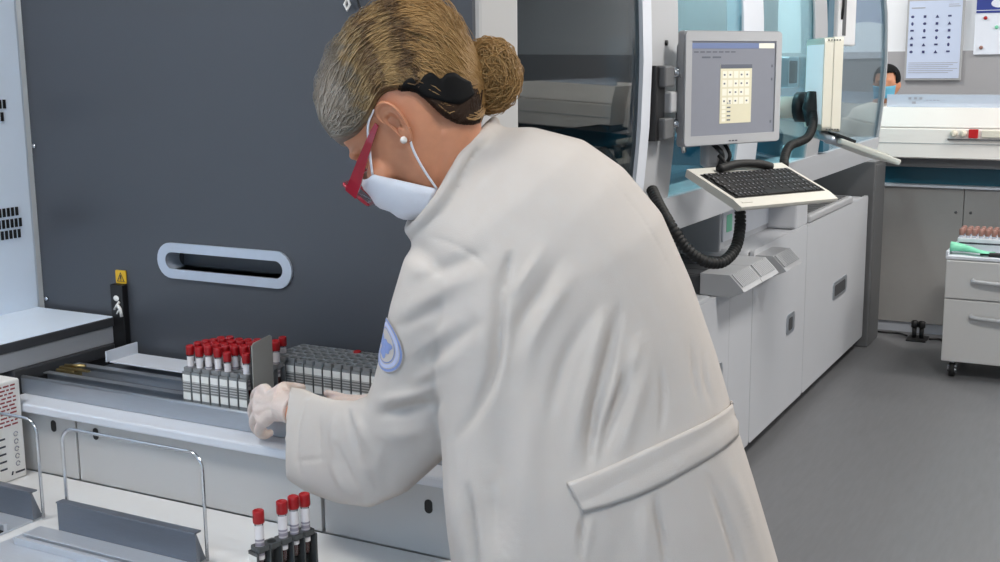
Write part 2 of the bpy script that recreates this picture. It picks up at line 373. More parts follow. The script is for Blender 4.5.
T = thing('loading_tray', 'long steel rack loading tray with a rolled front lip on the bench', 'tray', (-1.55, 1.9, .886))
MB().box(-2.172, -1.045, 1.776, 2.055, .887, .895).build('tray_floor', 'steel_dark', T)
l = MB().box(-2.172, -1.045, 1.774, 1.779, .887, .922); l.tube([(-2.172, 1.779, .922), (-1.045, 1.779, .922)], .005, 10); l.box(-2.172, -1.045, 1.779, 1.797, .9165, .9195).build('front_lip', 'steel', T)
MB().box(-2.172, -1.045, 1.842, 1.848, .895, .9185, .001).box(-2.172, -1.045, 1.836, 1.854, .9170, .9195).build('guide_rail', 'steel', T)
MB().box(-2.172, -1.045, 1.925, 1.931, .895, .9185, .001).box(-2.172, -1.045, 1.920, 1.940, .9170, .9195).build('guide_rail', 'steel', T)
MB().box(-2.172, -2.166, 1.78, 2.05, .895, .915).build('end_plate', 'black', T)
MB().box(-2.158, -2.10, 1.858, 1.885, .895, .925, .003).box(-2.15, -2.06, 1.862, 1.872, .925, .930, .001, M_=Matrix.Translation((0, 0, 0))).tube([(-2.14, 1.872, .931), (-2.085, 1.880, .934)], .004, 8).build('latch', 'brass', T)
t = MB(); t.box(-2.10, -1.715, 1.965, 2.054, .921, .9245, .001); t.prism([(1.955, .9245), (2.054, .9245), (2.054, .952), (1.955, .950)], 'X', -2.10, -2.0965)
t.build('cover_plate', 'white_paint', T)

# ------------------------------------------------------------------ large analyzer on the right
PZ = [.9, .925, 1.08, 1.17, 1.39, 1.60, 1.81, 2.1, 2.35]; PX = [-1.352, -1.345, -1.303, -1.287, -1.265, -1.258, -1.265, -1.30, -1.36]
def cxp(z): return float(np.interp(z, PZ, PX))
def shell(mb, y0, y1, z0, z1, th, n=16, off=0):
    zs = np.linspace(z0, z1, n)
    fr = [(cxp(z)+off, z) for z in zs]; poly = fr+[(x-th, z) for x, z in fr[::-1]]
    return mb.prism(poly, 'Y', y0, y1, smooth=False)
AN = T = thing('blood_analyzer', 'long white analyzer line with a tinted glass canopy and rounded lower panels', 'lab machine', (-1.75, 4.6, 0))
MB().box(-2.3, -1.352, 2.29, 4.602, .065, .762, .02, 4).box(-2.3, -1.352, 4.60, 6.775, .065, .86, .03, 4).build('base_body', 'analyzer_white', T)
for a, b, hy, hw in ((2.30, 4.30, 4.165, .11), (4.60, 5.44, 5.19, .13), (5.444, 6.775, 6.15, .30)):
    q = MB(); q.prism(rrect(a, b, .068, .866 if a > 4.4 else .760, .02), 'X', -1.356, -1.340); d = q.build('lower_panel', 'analyzer_white', T)
    hz = .455
    f = MB().prism(rrect(hy-hw/2, hy+hw/2, hz-.045, hz+.045, .02), 'X', -1.341, -1.336).build('recess_handle', 'steel', d)
    MB().prism(rrect(hy-hw/2+.03, hy+hw/2-.04, hz-.028, hz+.028, .012), 'X', -1.337, -1.3345).build('grip', 'dark_grey', f)
for y in (2.6, 4.0, 4.68, 4.99, 6.17, 6.6):
    q = MB(); q.cyl((-1.43, y, .012), (-1.43, y, .07), .012).lathe([(.032, 0), (.032, .008), (.016, .016), (.001, .017)], (-1.43, y, 0)); q.build('foot', 'black', T)
MB().box(-2.3, -1.95, 2.29, 6.775, .86, 1.12).build('recess_back', 'mid_grey', T)
MB().prism(rrect(4.303, 4.597, .068, .760, .015), 'X', -1.356, -1.3405).build('lower_panel', 'analyzer_white', T)
b = MB().box(-1.95, -1.482, 4.605, 5.72, .835, 1.085, .006).build('side_housing', 'analyzer_white', T)
q = MB().box(-1.484, -1.474, 4.62, 5.29, .885, 1.07, .003).build('flap', 'white_paint', b)
q = MB().box(-1.484, -1.474, 5.30, 5.70, .885, 1.07, .003).build('flap', 'white_paint', b)
MB().prism(rrect(5.40, 5.52, .945, 1.01, .012), 'X', -1.476, -1.466).build('latch', 'steel', b)
MB().prism(rrect(4.66, 4.73, .92, .99, .006), 'X', -1.475, -1.4725).build('green_tag', 'green', b)
MB().box(-1.95, -1.345, 5.27, 5.46, .862, 1.10, .012).build('pillar', 'analyzer_white', T)
MB().box(-1.60, -1.335, 5.47, 6.36, .866, .905, .012, 3).build('output_tray', 'frame_grey', T)
g = MB()
for k in range(12): g.box(-1.58+.0, -1.36, 5.50+.07*k, 5.55+.07*k, .904, .910, .002)
g.build('tray_slats', 'mid_grey', T)
# shelf sticking out under the hose
b = MB().box(-1.92, -1.345, 4.135, 4.60, .765, .832, .004).build('loading_shelf', 'dark_grey', T)
for k in range(4): MB().box(-1.90, -1.36, 4.16+.11*k, 4.165+.11*k, .8315, .8335).build('groove', 'dark_grey', b)
def bumper(y0, y1, x1):
    prof = [(-1.40, .765), (x1-.05, .762), (x1, .785), (x1-.012, .800), (x1-.055, .843), (-1.40, .843)]
    q = MB().prism([(x, z) for x, z in prof], 'Y', y0, y1)
    for k in range(int((y1-y0)/.016)-1):
        y = y0+.012+.016*k
        q.prism([(x1-.053, .843), (x1-.010, .800), (x1-.006, .803), (x1-.049, .846)], 'Y', y, y+.008)
    return q.build('ribbed_bumper', 'frame_grey', T)
bumper(4.13, 4.36, -1.235); bumper(4.365, 4.585, -1.235); bumper(4.62, 4.86, -1.215)
# canopy
q = MB(); zs = np.linspace(1.075, 1.19, 4); fr = [(cxp(z)+.004, z) for z in zs]; q.prism(fr+[(-1.42, 1.19), (-1.42, 1.075)], 'Y', 2.29, 6.71); q.build('canopy_sill', 'analyzer_white', T)
q = MB(); shell(q, 3.188, 3.254, .95, 2.35, .022); q.build('canopy_rib', 'white_paint', T)
q = MB(); shell(q, 3.254, 3.494, .95, 2.35, .025, off=-.008); pst = q.build('canopy_post', 'frame_grey', T)
MB().tube([(-1.269, 3.385, 1.655), (-1.262, 3.385, 1.655)], .008, 12).build('screw_hole', 'black', pst)
q = MB(); shell(q, 4.144, 4.389, 1.08, 2.35, .06, off=-.004); q.build('canopy_post', 'white_paint', T)
q = MB(); shell(q, 5.152, 5.37, 1.08, 2.35, .06, off=-.004); q.build('canopy_post', 'frame_grey', T)
q = MB(); shell(q, 6.69, 6.71, 1.08, 2.35, .03, off=.0); q.build('canopy_rib', 'frame_grey', T)
for nm, a, b, m in (('smoked_pane', 2.29, 3.188, 'pane_smoke'), ('cyan_pane', 3.494, 4.144, 'pane_cyan'), ('cyan_pane', 4.389, 5.152, 'pane_cyan'), ('clear_pane', 5.37, 6.69, 'pane_grey')):
    q = MB(); shell(q, a, b, .96 if m == 'pane_smoke' else 1.185, 2.34, .006, 24, off=-.012); q.build(nm, m, T)
MB().box(-2.3, -1.36, 2.29, 3.48, 2.33, 2.38, .005).build('roof', 'machine_grey', T)
MB().box(-2.3, -1.36, 3.48, 6.71, 2.35, 2.36).build('roof_pane', 'pane_cyan', T)  # unseen roof, glazed so that light passes into the canopy
MB().box(-2.30, -2.26, 3.66, 6.71, 1.12, 2.35).build('rear_wall', 'interior', T)
MB().box(-2.26, -1.42, 3.66, 6.71, 1.12, 1.135).build('worktop', 'interior', T)
MB().box(-2.30, -2.26, 2.29, 3.62, .86, 2.33).build('rear_wall', 'interior_dark', T)
MB().box(-2.26, -1.42, 3.62, 3.65, .95, 2.33).build('partition', 'interior_dark', T)
MB().prism(rrect(3.40, 3.60, .98, 1.68, .07), 'X', -1.46, -1.40).build('tube_gripper_cover', 'cover_teal', T)
MB().box(-2.2, -1.75, 2.35, 3.1, .96, 1.12, .01).box(-2.1, -1.9, 2.5, 2.9, 1.12, 1.28, .01).build('robot_deck', 'interior_dark', T)
MB().box(-2.1, -1.75, 4.05, 4.38, 1.135, 2.2, .01).build('tower_unit', 'frame_grey', T)
MB().box(-2.0, -1.55, 5.30, 5.62, 1.135, 2.3, .02).build('tower_unit', 'mid_grey', T)
MB().box(-1.9, -1.45, 4.75, 5.4, 1.135, 1.30, .02).build('reagent_drum', 'interior_teal', T)
MB().box(-1.9, -1.45, 3.8, 4.3, 1.135, 1.22, .02).build('reagent_drum', 'interior_teal', T)
q = MB()
for z in (1.45, 1.75, 1.95): q.box(-2.262, -2.235, 3.7, 6.9, z, z+.02, .002)
q.build('guide_rail', 'frame_grey', T)
d = MB().prism(rrect(5.92, 6.12, 1.47, 1.62, .02), 'X', -1.62, -1.58).build('touch_display', 'white_paint', T)
MB().prism(rrect(5.94, 6.08, 1.49, 1.60, .008), 'X', -1.581, -1.577).build('display_screen', 'black', d)
f = MB().box(-1.31, -1.256, 5.52, 5.88, 1.665, 2.3, .008).build('hatch_frame', 'window_frame', T)
MB().box(-1.30, -1.255, 5.60, 5.67, 1.71, 2.26).build('hatch_slot', 'dark_grey', f)
MB().tube([(-1.252, 5.57, 1.78), (-1.248, 5.57, 1.84), (-1.252, 5.57, 2.1)], .006, 8).build('hatch_handle', 'black', f)
MB().box(-1.33, -1.268, 5.375, 5.49, 1.2, 2.3, .004).build('edge_strip', 'interior_teal', T)
# dark service column beyond the far end
t = thing('service_column', 'dark grey service column at the far end of the analyzer', 'column', (-1.7, 6.95, 0))
MB().box(-2.3, -1.315, 6.80, 7.1, 0, 1.05, .006).build('column_body', 'mid_grey', t)
MB().box(-1.325, -1.312, 6.82, 7.08, .02, 1.03, .003).build('column_door', 'mid_grey', t)

for y in (4.05, 5.05, 6.3):  # added fill lights and glowing strips that brighten the canopy interior
    MB().box(-1.90, -1.80, y-.3, y+.3, 2.31, 2.34, .004).build('interior_fill_strip', 'light', AN)
    area('interior_fill', (-1.85, y, 2.30), (0, 0, 0), .1, .6, 7, (.85, .97, 1))
# added fill light with a glowing strip behind the smoked pane
MB().box(-1.95, -1.85, 2.5, 3.0, 2.29, 2.33, .004).build('interior_fill_strip', 'light', AN)
area('interior_fill', (-1.7, 2.75, 2.27), (0, 0, 0), .3, .5, 10, (.85, .95, 1))
# ------------------------------------------------------------------ racks and tubes
def make_rack(name, label, loc, n=5, w=.0228, pitch=.0235, h=.074, dark=False, group=None):
    t = thing(name, label, 'tube rack', loc, group, world=False); L_ = n*pitch+.006; y0 = .0; m = 'rack_dark' if dark else 'rack'
    q = MB(); hw = w/2-.0006
    q.box(-hw, hw, y0, y0+L_, 0, .006); q.box(-hw, -hw+.002, y0, y0+L_, .006, h-.008)
    for k in range(n+1):
        y = y0+.003+k*pitch; q.box(-hw+.002, hw, y-.0012, y+.0012, .006, h-.008)
    q.box(hw-.002, hw, y0, y0+L_, .006, .024); q.box(-hw, hw, y0, y0+.003, .006, h-.008); q.box(-hw, hw, y0+L_-.003, y0+L_, .006, h-.008)
    for k in range(n):
        yc = y0+.003+pitch*(k+.5); r = .0086; N_ = 20
        R0 = circ_to_rect((-hw, hw, yc-pitch/2, yc+pitch/2), N_); R1 = [(r*math.cos(2*PI*i/N_), yc+r*math.sin(2*PI*i/N_)) for i in range(N_)]
        q.loft([[(x, y, h-.008) for x, y in R0], [(x, y, h) for x, y in R0], [(x, y, h) for x, y in R1], [(x, y, h-.012) for x, y in R1]], cap=False, smooth=False)
    q.build('rack_body', m, t)
    q = MB().box(-hw+.0012, hw-.0012, y0-.0009, y0+.0002, .008, h-.014).build('barcode_label', 'label', t)
    return t
def make_tube(label, loc, group=None, content=True, r=.0066):
    t = thing('blood_tube', label, 'blood tube', loc, group, world=False)
    q = MB(); q.lathe([(.001, .0), (r*.7, .0015), (r, .006), (r, .082), (r*1.04, .083)], n=14, cap=True); q.build('tube_body', 'tube', t)
    q = MB(); q.lathe([(.001, .002), (r*.62, .003), (r*.86, .007), (r*.86, .056), (.001, .0565)], n=12); q.build('blood', 'blood', t)
    q = MB(); q.loft([[((r+.0003)*math.cos(a), (r+.0003)*math.sin(a), z) for a in np.linspace(-2.6, 1.2, 16)] for z in (.022, .074)], False, False); q.build('tube_label', 'tube_label', t)
    q = MB(); n = 24; R = .0086
    def rg(rr, z, ri=0): return [((rr-(ri if k % 2 else 0))*math.cos(2*PI*k/n), (rr-(ri if k % 2 else 0))*math.sin(2*PI*k/n), z) for k in range(n)]
    q.loft([rg(R*.93, .077), rg(R, .079, .0004), rg(R*1.0, .091, .0004), rg(R*.96, .0955), rg(R*.80, .0965), rg(R*.72, .0945), rg(R*.2, .0940)]); q.build('cap', 'red_cap', t)
    return t
TZ = .9195
gl = 'grey tube racks of the filled block'; gt = 'red-capped tubes in the filled block'
rk = None; tb = None; RX0 = -1.6985; PI_ = .0237
lab_r = 'grey five-hole rack filled with red-capped tubes, label to the front, left of the metal divider'
lab_t = 'red-capped blood tube standing in the filled rack block left of the metal divider'
for k in range(7):
    x = RX0+PI_*k; y = 1.792+.0024*k*.4
    if rk is None: rk = make_rack('tube_rack', lab_r, (x, y, TZ), group=gl)
    else: copy_tree(rk, (x, y, TZ))
    for j in range(5):
        if (k, j) in ((5, 0), (6, 3)): continue
        z = TZ+.0225+random.uniform(-.002, .004)-(.006 if (k, j) in ((4, 0), (6, 0)) else 0)
        yy = y+.003+.0235*(j+.5); rz = random.uniform(-1.2, .6) + .4
        if tb is None: tb = make_tube(lab_t, (x, yy, z), gt); tb.rotation_euler = (0, 0, rz)
        else: copy_tree(tb, (x, yy, z), rz)
# block right of the divider
lab_e = 'empty grey five-hole rack with a barcode label, in the row right of the metal divider'
for k in range(14):
    x = -1.588+PI_*k; y = 1.930
    lb, gp = (lab_e, 'empty racks right of the divider') if k > 0 else ('grey rack close behind the metal divider that still holds red-capped tubes', None)
    r_ = copy_tree(rk, (x, y, TZ+.006), label=lb)
    if gp: r_['group'] = gp
    elif 'group' in r_: del r_['group']
for j in range(2):
    c = copy_tree(tb, (-1.588, 1.933+.0235*(.5+j), TZ+.016+.002*j), .5, 'red-capped blood tube in the rack just right of the metal divider', 'tubes just right of the divider')
for (k, j) in ((6, 4), (9, 4)):
    copy_tree(tb, (-1.588+PI_*k, 1.933+.0235*(j+.5), TZ-.013), .4, 'red-capped tube sunk low at the back of the empty rack row', 'tubes sunk in the back of the rack row')
t = thing('divider_plate', 'upright grey sheet-metal divider plate standing between the rack blocks', 'divider', (-1.530, 1.83, TZ))
q = MB(); q.prism([(1.800, TZ), (1.862, TZ), (1.862, 1.062), (1.857, 1.066), (1.806, 1.060), (1.800, 1.055)], 'X', -1.5315, -1.5295); q.build('plate', 'plate_grey', t)
MB().box(-1.5352, -1.5314, 1.800, 1.812, TZ, 1.055, .001).build('edge_strip', 'black', t)

# rack with four tubes on the low table
fr = make_rack('tube_rack', 'dark five-slot tube rack holding four red-capped tubes on the low pale table', (-1.262, 1.4624, .7252), h=.086, w=.026, pitch=.0238, dark=True); fr.rotation_euler = (0, 0, -math.atan2(.265, .964))
fl = ('red-capped blood tube at the labelled near end of the dark rack on the low table', None, 'red-capped blood tube in the middle slot of the dark rack, next to the empty slot',
      'red-capped blood tube second from the far end of the dark rack on the low table', 'red-capped blood tube at the far end of the dark rack, partly under the sleeve')
for j in range(5):
    if fl[j]:
        u_ = .003+.0238*(j+.5); c = copy_tree(tb, (-1.262+.265*u_, 1.4624+.964*u_, .7252+.037+(.0, 0, .003, .005, .003)[j]), .5, fl[j])
        del c['group']; c.scale = (1.15, 1.15, 1.15)

# wire rack holders
def holder(x0, x1, yb, label):
    t = thing('rack_holder', label, 'rack holder', ((x0+x1)/2, yb, .725))
    MB().box(x0-.05, x1, yb-.22, yb, .7255, .7295, .001).build('base_plate', 'base_steel', t)
    q = MB(); q.box(x0, x1, yb, yb+.003, .7295, .786); q.box(x0, x1, yb-.003, yb+.016, .784, .7875, .001); q.prism([(yb+.003, .7295), (yb+.024, .7295), (yb+.003, .784)], 'X', x1-.003, x1); q.build('back_plate', 'steel_dark', t)
    q = MB(); q.box(x0-.02, x1, yb-.088, yb-.078, .7295, .744, .001); q.box(x0-.02, x1, yb-.068, yb-.060, .7295, .744, .001); q.build('guide_rail', 'base_steel', t); MB().box(x0-.018, x1-.002, yb-.078, yb-.068, .7295, .732).build('slot', 'black', t)
    r = .03; a, b = x0+.006, x1+.008; zt = .929
    P = [(a, yb+.019, .7295)]+[(a, yb+.019, .85)]+[(a+r-r*math.cos(t_), yb+.019, zt-r+r*math.sin(t_)) for t_ in np.linspace(0, PI/2, 8)]+[(b-r+r*math.sin(t_), yb+.019, zt-r+r*math.cos(t_)) for t_ in np.linspace(0, PI/2, 8)]+[(b, yb+.019, .85), (b, yb+.019, .7295)]
    MB().tube(P, .0032, 10).build('wire_frame', 'chrome', t)
    return t
holder(-1.780, -1.434, 1.512, 'steel rack holder with a tall wire loop beside the dark rack on the low table')
holder(-2.10, -1.866, 1.525, 'steel rack holder with a wire loop standing in front of the white instruction box')

# instruction box
t = thing('instruction_box', 'white box with printed instructions standing behind the steel rack holder at the edge', 'box', (-2.22, 1.66, .725))
MB().box(-2.172, -2.10, 1.55, 1.712, .7255, .945, .005, 3).build('carton', 'paper', t)
g = MB()
for k in range(11):
    z = .934-.0085*k
    y1 = 1.698; y0 = 1.56+random.uniform(0, .05)
    y = y0
    while y < y1-.004:
        w_ = random.uniform(.006, .018); g.box(-2.1002, -2.0994, y, min(y+w_, y1), z-.0017, z+.0017); y += w_+.004
g.build('red_text', 'ink_red', t)
g = MB()
for k in range(5):
    z = .822-.0165*k
    for a, b in ((1.56, 1.60), (1.605, 1.64), (1.644, 1.664)): g.box(-2.1002, -2.0994, a, b-.002, z-.002, z+.002)
g.box(-2.1002, -2.0994, 1.682, 1.706, .739, .743); g.tube([(-2.0994, 1.672, .738), (-2.0994, 1.675, .746)], .0018, 6)
g.build('dark_text', 'ink', t)
g = MB()
for k in range(5):
    g.tube([(-2.0998, 1.690+.005*math.cos(a), .826-.0165*k+.005*math.sin(a)) for a in np.linspace(0, 5.6, 9)], .0012, 5)
g.build('icon', 'ink_grey', t)

# ------------------------------------------------------------------ monitor arms, monitors, keyboards
def make_monitor(name, label, loc, rz, W=.42, H=.338):
    t = thing(name, label, 'monitor', loc, world=False); t.rotation_euler = (0, 0, rz)
    q = MB(); q.prism(rrect(-W/2, W/2, -H/2, H/2, .012), 'Y', -.0, .024); q.prism(rrect(-W/2+.03, W/2-.03, -H/2+.03, H/2-.03, .02), 'Y', .024, .060)
    b = q.build('housing', 'mon_grey', t)
    q = MB(); iw, ih = W/2-.028, H/2-.03
    o = rrect(-W/2+.003, W/2-.003, -H/2+.003, H/2-.003, .01); i = rrect(-iw, iw, -ih, ih, .002)
    q.loft([[(x, 0, z) for x, z in o], [(x, -.006, z) for x, z in o], [(x, -.006, z) for x, z in i], [(x, .002, z) for x, z in i]], cap=False, smooth=False); q.build('bezel', 'frame_grey', t)
    s = MB().box(-iw, iw, -.0015, .001, -ih, ih).build('screen', 'scr', t)
    g = MB(); g.box(-iw+.004, iw-.004, -.0022, -.0014, ih-.022, ih-.006); g.build('title_bar', 'scr_bar', s)
    g = MB(); g.box(iw-.075, iw-.006, -.0026, -.0020, ih-.0215, ih-.0065); g.build('window_buttons', 'scr_btn', s)
    kx0, kx1, kz0, kz1 = -.058, .078, -.105, .070
    g = MB(); g.box(kx0, kx1, -.0026, -.0014, kz0, kz1); g.build('keypad_window', 'scr_key', s)
    g = MB()
    for r_ in range(4):
        for c_ in range(5): g.box(kx0+.008+.0245*c_, kx0+.027+.0245*c_, -.0031, -.0025, kz1-.040-.026*r_, kz1-.020-.026*r_)
    for r_ in range(5): g.box(kx0+.008, kx0+.024, -.0031, -.0025, kz0+.006+.0125*r_, kz0+.015+.0125*r_)
    g.build('keypad_buttons', 'scr_btn', s)
    g = MB(); g.box(kx0, kx1, -.0031, -.0025, kz1-.012, kz1)
    for r_ in range(4):
        for c_ in range(5):
            if (r_*5+c_) % 4 != 2: g.box(kx0+.013+.0245*c_, kx0+.020+.0245*c_, -.0034, -.0030, kz1-.033-.026*r_, kz1-.028-.026*r_)
    for r_ in range(5): g.box(kx0+.030, kx0+.045, -.0031, -.0025, kz0+.008+.0125*r_, kz0+.012+.0125*r_)
    for k in range(7): g.box(-iw+.012+.026*k, -iw+.030+.026*k, -.0022, -.0014, ih-.034, ih-.030)
    for k in range(2): g.box(-iw+.045+.045*k, -iw+.080+.045*k, -.0022, -.0014, ih-.050, ih-.045)
    for z in (.06, .02, -.11): g.box(iw-.016, iw-.010, -.0022, -.0014, z, z+.008)
    g.build('screen_lettering', 'scr_ink', s)
    g = MB()
    for k in range(3): g.box(-.02+.014*k, -.012+.014*k, -.0075, -.0055, -H/2+.010, -H/2+.013)
    g.build('bezel_marks', 'ink', t)
    return t
MC = np.array([-1.118, 3.567, 1.521]); MA = 1.124
mon = make_monitor('monitor', 'grey flat monitor showing a keypad window, on the arm nearest the woman', MC, MA)
mw = np.array([math.cos(MA), math.sin(MA), 0]); mn = np.array([math.sin(MA), -math.cos(MA), 0]); zz = np.array([0, 0, 1.])
def make_keyboard(name, label, loc, rz, tilt, W=.42, D=.245):
    t = thing(name, label, 'keyboard', loc, world=False); t.rotation_euler = (tilt, 0, rz)
    q = MB(); prof = [(0, -.012), (.012, -.022), (D, -.022), (D, .002), (.040, .002), (.0, -.004)]
    q.prism(prof, 'X', -W/2, W/2); q.build('shell', 'kb_light', t)
    q = MB().box(-W/2+.014, W/2-.014, .044, D-.045, .0015, .004, .001).build('key_bed', 'black', t)
    k_ = MB(); g = MB(); rows = 6; kd = (D-.045-.044-.006)/rows
    for r_ in range(rows):
        y = .047+kd*r_; x = -W/2+.018+(.004*(rows-r_) % .009)
        while x < W/2-.03:
            w_ = .0165*(1 if random.random() < .85 else 1.7)
            if r_ == 0 and abs(x+.06) < .01: w_ = .11
            w_ = min(w_, W/2-.022-x); k_.box(x, x+w_-.002, y, y+kd-.002, .004, .0085, .0012, 1)
            if w_ < .05: g.box(x+.004, x+.008, y+kd*.5, y+kd*.5+.004, .0084, .0089)
            x += w_
    k_.build('keys', 'black', t); g.build('key_legends', 'ink_grey', t)
    q = MB(); q.box(-W/2+.02, -W/2+.06, .018, .032, -.004, .0005); q.build('nameplate', 'kb_light', t)
    q = MB(); q.tube(smooth_path([(-.10, D-.035, .012), (-.02, D-.025, .020), (.06, D-.030, .018), (.11, D-.04, .010)]), .013, 10); q.tube([(-.06, D-.03, .018), (-.06, D+.02, .03)], .006, 8); q.build('cable_clump', 'rubber', t)
    return t
KC = CAM+(np.array([-.977, 3.75, 1.164])-CAM)*.92; KA = 1.046
kb = make_keyboard('keyboard', 'beige tilted keyboard tray with black keys under the grey monitor', KC, KA, .343, W=.386, D=.254)
def hose(P, R, label, name='corrugated_hose'):
    P = smooth_path(P, 14); d = np.cumsum([0]+[np.linalg.norm(b-a) for a, b in zip(P, P[1:])]); n = int(d[-1]/.0028)
    u = np.linspace(0, d[-1], n); Q = np.stack([np.interp(u, d, [p[i] for p in P]) for i in range(3)], -1)
    rr = [R*(.80+.20*(math.cos(2*PI*x/.0125) > -.2)) for x in u]
    o = MB().tube(Q, rr, 12).build(name, 'rubber', origin=Q[0]); return tag(o, label, 'hose')
# first arm: clamp on the grey post, tube to the monitor back, drop bracket to the keyboard
bk = MC-mn*.066
t = thing('articulated_mount', 'grey monitor arm clamped with black blocks to the canopy post', 'monitor arm', (-1.25, 3.55, 1.5))
q = MB()
q.box(-1.285, -1.248, 3.262, 3.335, 1.375, 1.590, .004); q.build('clamp_back', 'black', t)
for z in (1.56, 1.485, 1.41):
    MB().box(-1.262, -1.228, 3.285+(.05 if z == 1.485 else 0), 3.36+(.08 if z == 1.485 else 0), z-.032, z+.030, .006).build('clamp_block', 'mid_grey' if z != 1.485 else 'frame_grey', t)
q = MB(); q.cyl((-1.25, 3.39, 1.57), (-1.225, 3.39, 1.57), .016, n=12).cyl((-1.225, 3.39, 1.575), (-1.215, 3.39, 1.545), .008, n=8); q.build('clamp_lever', 'chrome', t)
q = MB(); q.cyl((-1.25, 3.39, 1.42), (-1.225, 3.39, 1.42), .014, n=12).cyl((-1.225, 3.39, 1.425), (-1.215, 3.41, 1.335), .008, .007, n=8); q.build('clamp_lever', 'chrome', t)
q = MB(); q.tube([(-1.245, 3.42, 1.485), (-1.235, 3.50, 1.485), bk+zz*(-.03)-mn*.01], .022, 12); q.build('arm_tube', 'frame_grey', t)
q = MB(); lo = MC-zz*.169; q.tube([MC-mn*.075-zz*.05, lo-mn*.075-zz*.02, lo-mn*.08-zz*.075], .03, 12); q.box(-.05, .05, .05, .09, -.24, -.06, .01, M_=Matrix.Translation(Vector(MC)) @ Matrix.Rotation(MA, 4, 'Z')); q.build('drop_bracket', 'frame_grey', t)
q = MB(); q.tube(smooth_path([lo-mn*.05-mw*.03, lo-mn*.02-zz*.03-mw*.02, lo-mn*.05-zz*.075]), .008, 8).tube(smooth_path([lo-mn*.05+mw*.02, lo-mn*.025-zz*.04+mw*.02, lo-mn*.05-zz*.08+mw*.01]), .006, 8); q.build('cable', 'black', t)
hose([dep(652, 190, 3.52), dep(660, 207, 3.45), dep(671, 226, 3.4), dep(686, 248, 3.4), dep(704, 261, 3.42), dep(722, 262, 3.45), dep(735, 249, 3.5), dep(740, 228, 3.54), dep(740, 205, 3.56)], .0175, 'black corrugated hose looping below the keyboard tray')
# second work place further along, seen from its edge
M2 = np.array(dep(821, 84, 4.55)); A2 = YW+math.radians(90-3)
m2 = thing('monitor', 'cream monitor turned edge-on, on the second arm along the analyzer', 'monitor', M2, world=False); m2.rotation_euler = (0, 0, A2)
q = MB(); q.prism(rrect(-.17, .17, -.172, .172, .015), 'Y', -.040, -.008); q.build('housing', 'cream', m2)
q = MB(); q.prism(rrect(-.166, .166, -.168, .168, .02), 'Y', -.008, .026); q.build('back_shell', 'cream', m2)
MB().box(-.15, .15, .0255, .0275, -.145, .145).build('screen', 'scr_pale', m2)
q = MB()
for k in range(5): q.box(-.171, -.1695, -.034+.010*k, -.028+.010*k, -.164, -.160); q.box(-.171, -.1695, -.030+.010*k, -.024+.010*k, .158, .163)
q.build('grille', 'dark_grey', m2)
t = thing('articulated_mount', 'cream monitor arm with a black joint holding the edge-on monitor', 'monitor arm', dep(790, 105, 4.9))
q = MB(); q.tube([dep(752, 108, 4.75), dep(780, 107.5, 4.7), dep(804, 107, 4.6)], .042, 14); q.build('arm_tube', 'cream', t)
q = MB(); q.tube([dep(797, 107, 4.62), dep(806, 107, 4.6)], .058, 14).tube([dep(812, 92, 4.52), dep(811, 108, 4.52), dep(812, 126, 4.52)], [.02, .034, .02], 10); q.build('joint', 'black', t)
q = MB(); q.tube([dep(822, 124, 4.55), dep(822, 134, 4.5), dep(828, 139, 4.45), dep(842, 142, 4.4)], [.03, .02, .018, .016], 10); q.tube([dep(820, 136, 4.45), dep(838, 141, 4.4)], .014, 8); q.build('drop_bracket', 'steel', t)
K2 = np.array(dep(901, 164, 4.25))
q = thing('keyboard', 'pale keyboard tray seen edge-on beyond the cream monitor', 'keyboard', dep(838, 140, 4.35), world=True)
ea = dep(841, 141, 4.35); eb = dep(901, 163, 4.15); ax_ = (eb-ea)/np.linalg.norm(eb-ea); wd_ = np.array([FW[0], FW[1], 0]); wd_ /= np.linalg.norm(wd_); nn = np.cross(ax_, wd_); nn /= np.linalg.norm(nn); nn = nn if nn[2] > 0 else -nn
Mx = Matrix(((ax_[0], wd_[0], nn[0], ea[0]), (ax_[1], wd_[1], nn[1], ea[1]), (ax_[2], wd_[2], nn[2], ea[2]), (0, 0, 0, 1)))
le = float(np.linalg.norm(eb-ea))
MB().box(0, le, 0, .40, -.010, .010, .006, M_=Mx).build('shell', 'kb_light', q)
MB().box(-.02, .07, .02, .38, .010, .022, .004, M_=Mx).build('cable_clump', 'black', q)
MB().box(.08, le-.05, .02, .38, .010, .014, .002, M_=Mx).build('keys', 'kb_light', q)
hose([dep(784, 166, 4.2), dep(785, 156, 4.25), dep(790, 146, 4.3), dep(799, 142, 4.35), dep(808, 137, 4.4), dep(813, 125, 4.45), dep(813, 112, 4.5)], .0165, 'black corrugated hose hanging under the cream edge-on monitor')

# ------------------------------------------------------------------ far end of the room
T = thing('base_cabinet_row', 'grey base cabinets with a teal strip under the white hood', 'cabinet', (0, 7.5, 0))
MB().box(-1.40, 3.4, 7.30, 7.95, .06, .872).build('carcass', 'cab_grey', T)
xs = [-1.40, -.905, -.30, .30, .9, 1.5, 2.1, 2.7, 3.4]
for a, b in zip(xs, xs[1:]):
    d = MB().box(a+.002, b-.002, 7.282, 7.30, .065, .868, .002).build('door', 'cab_grey', T)
    MB().cyl((b-.04 if a < -1 else a+.04, 7.276, .735), (b-.04 if a < -1 else a+.04, 7.284, .735), .008, n=10).build('lock', 'mid_grey', d)
MB().box(-1.40, 3.4, 7.31, 7.9, 0, .06).build('plinth', 'white_paint', T)
MB().box(-1.40, 3.4, 7.255, 7.95, .872, .886, .002).build('worktop', 'white_paint', T)
MB().box(-1.40, 3.4, 7.33, 7.36, .886, 1.0).build('teal_strip', 'teal', T)
MB().box(-1.40, 3.4, 7.25, 7.36, .990, 1.000).build('rail', 'frame_grey', T)
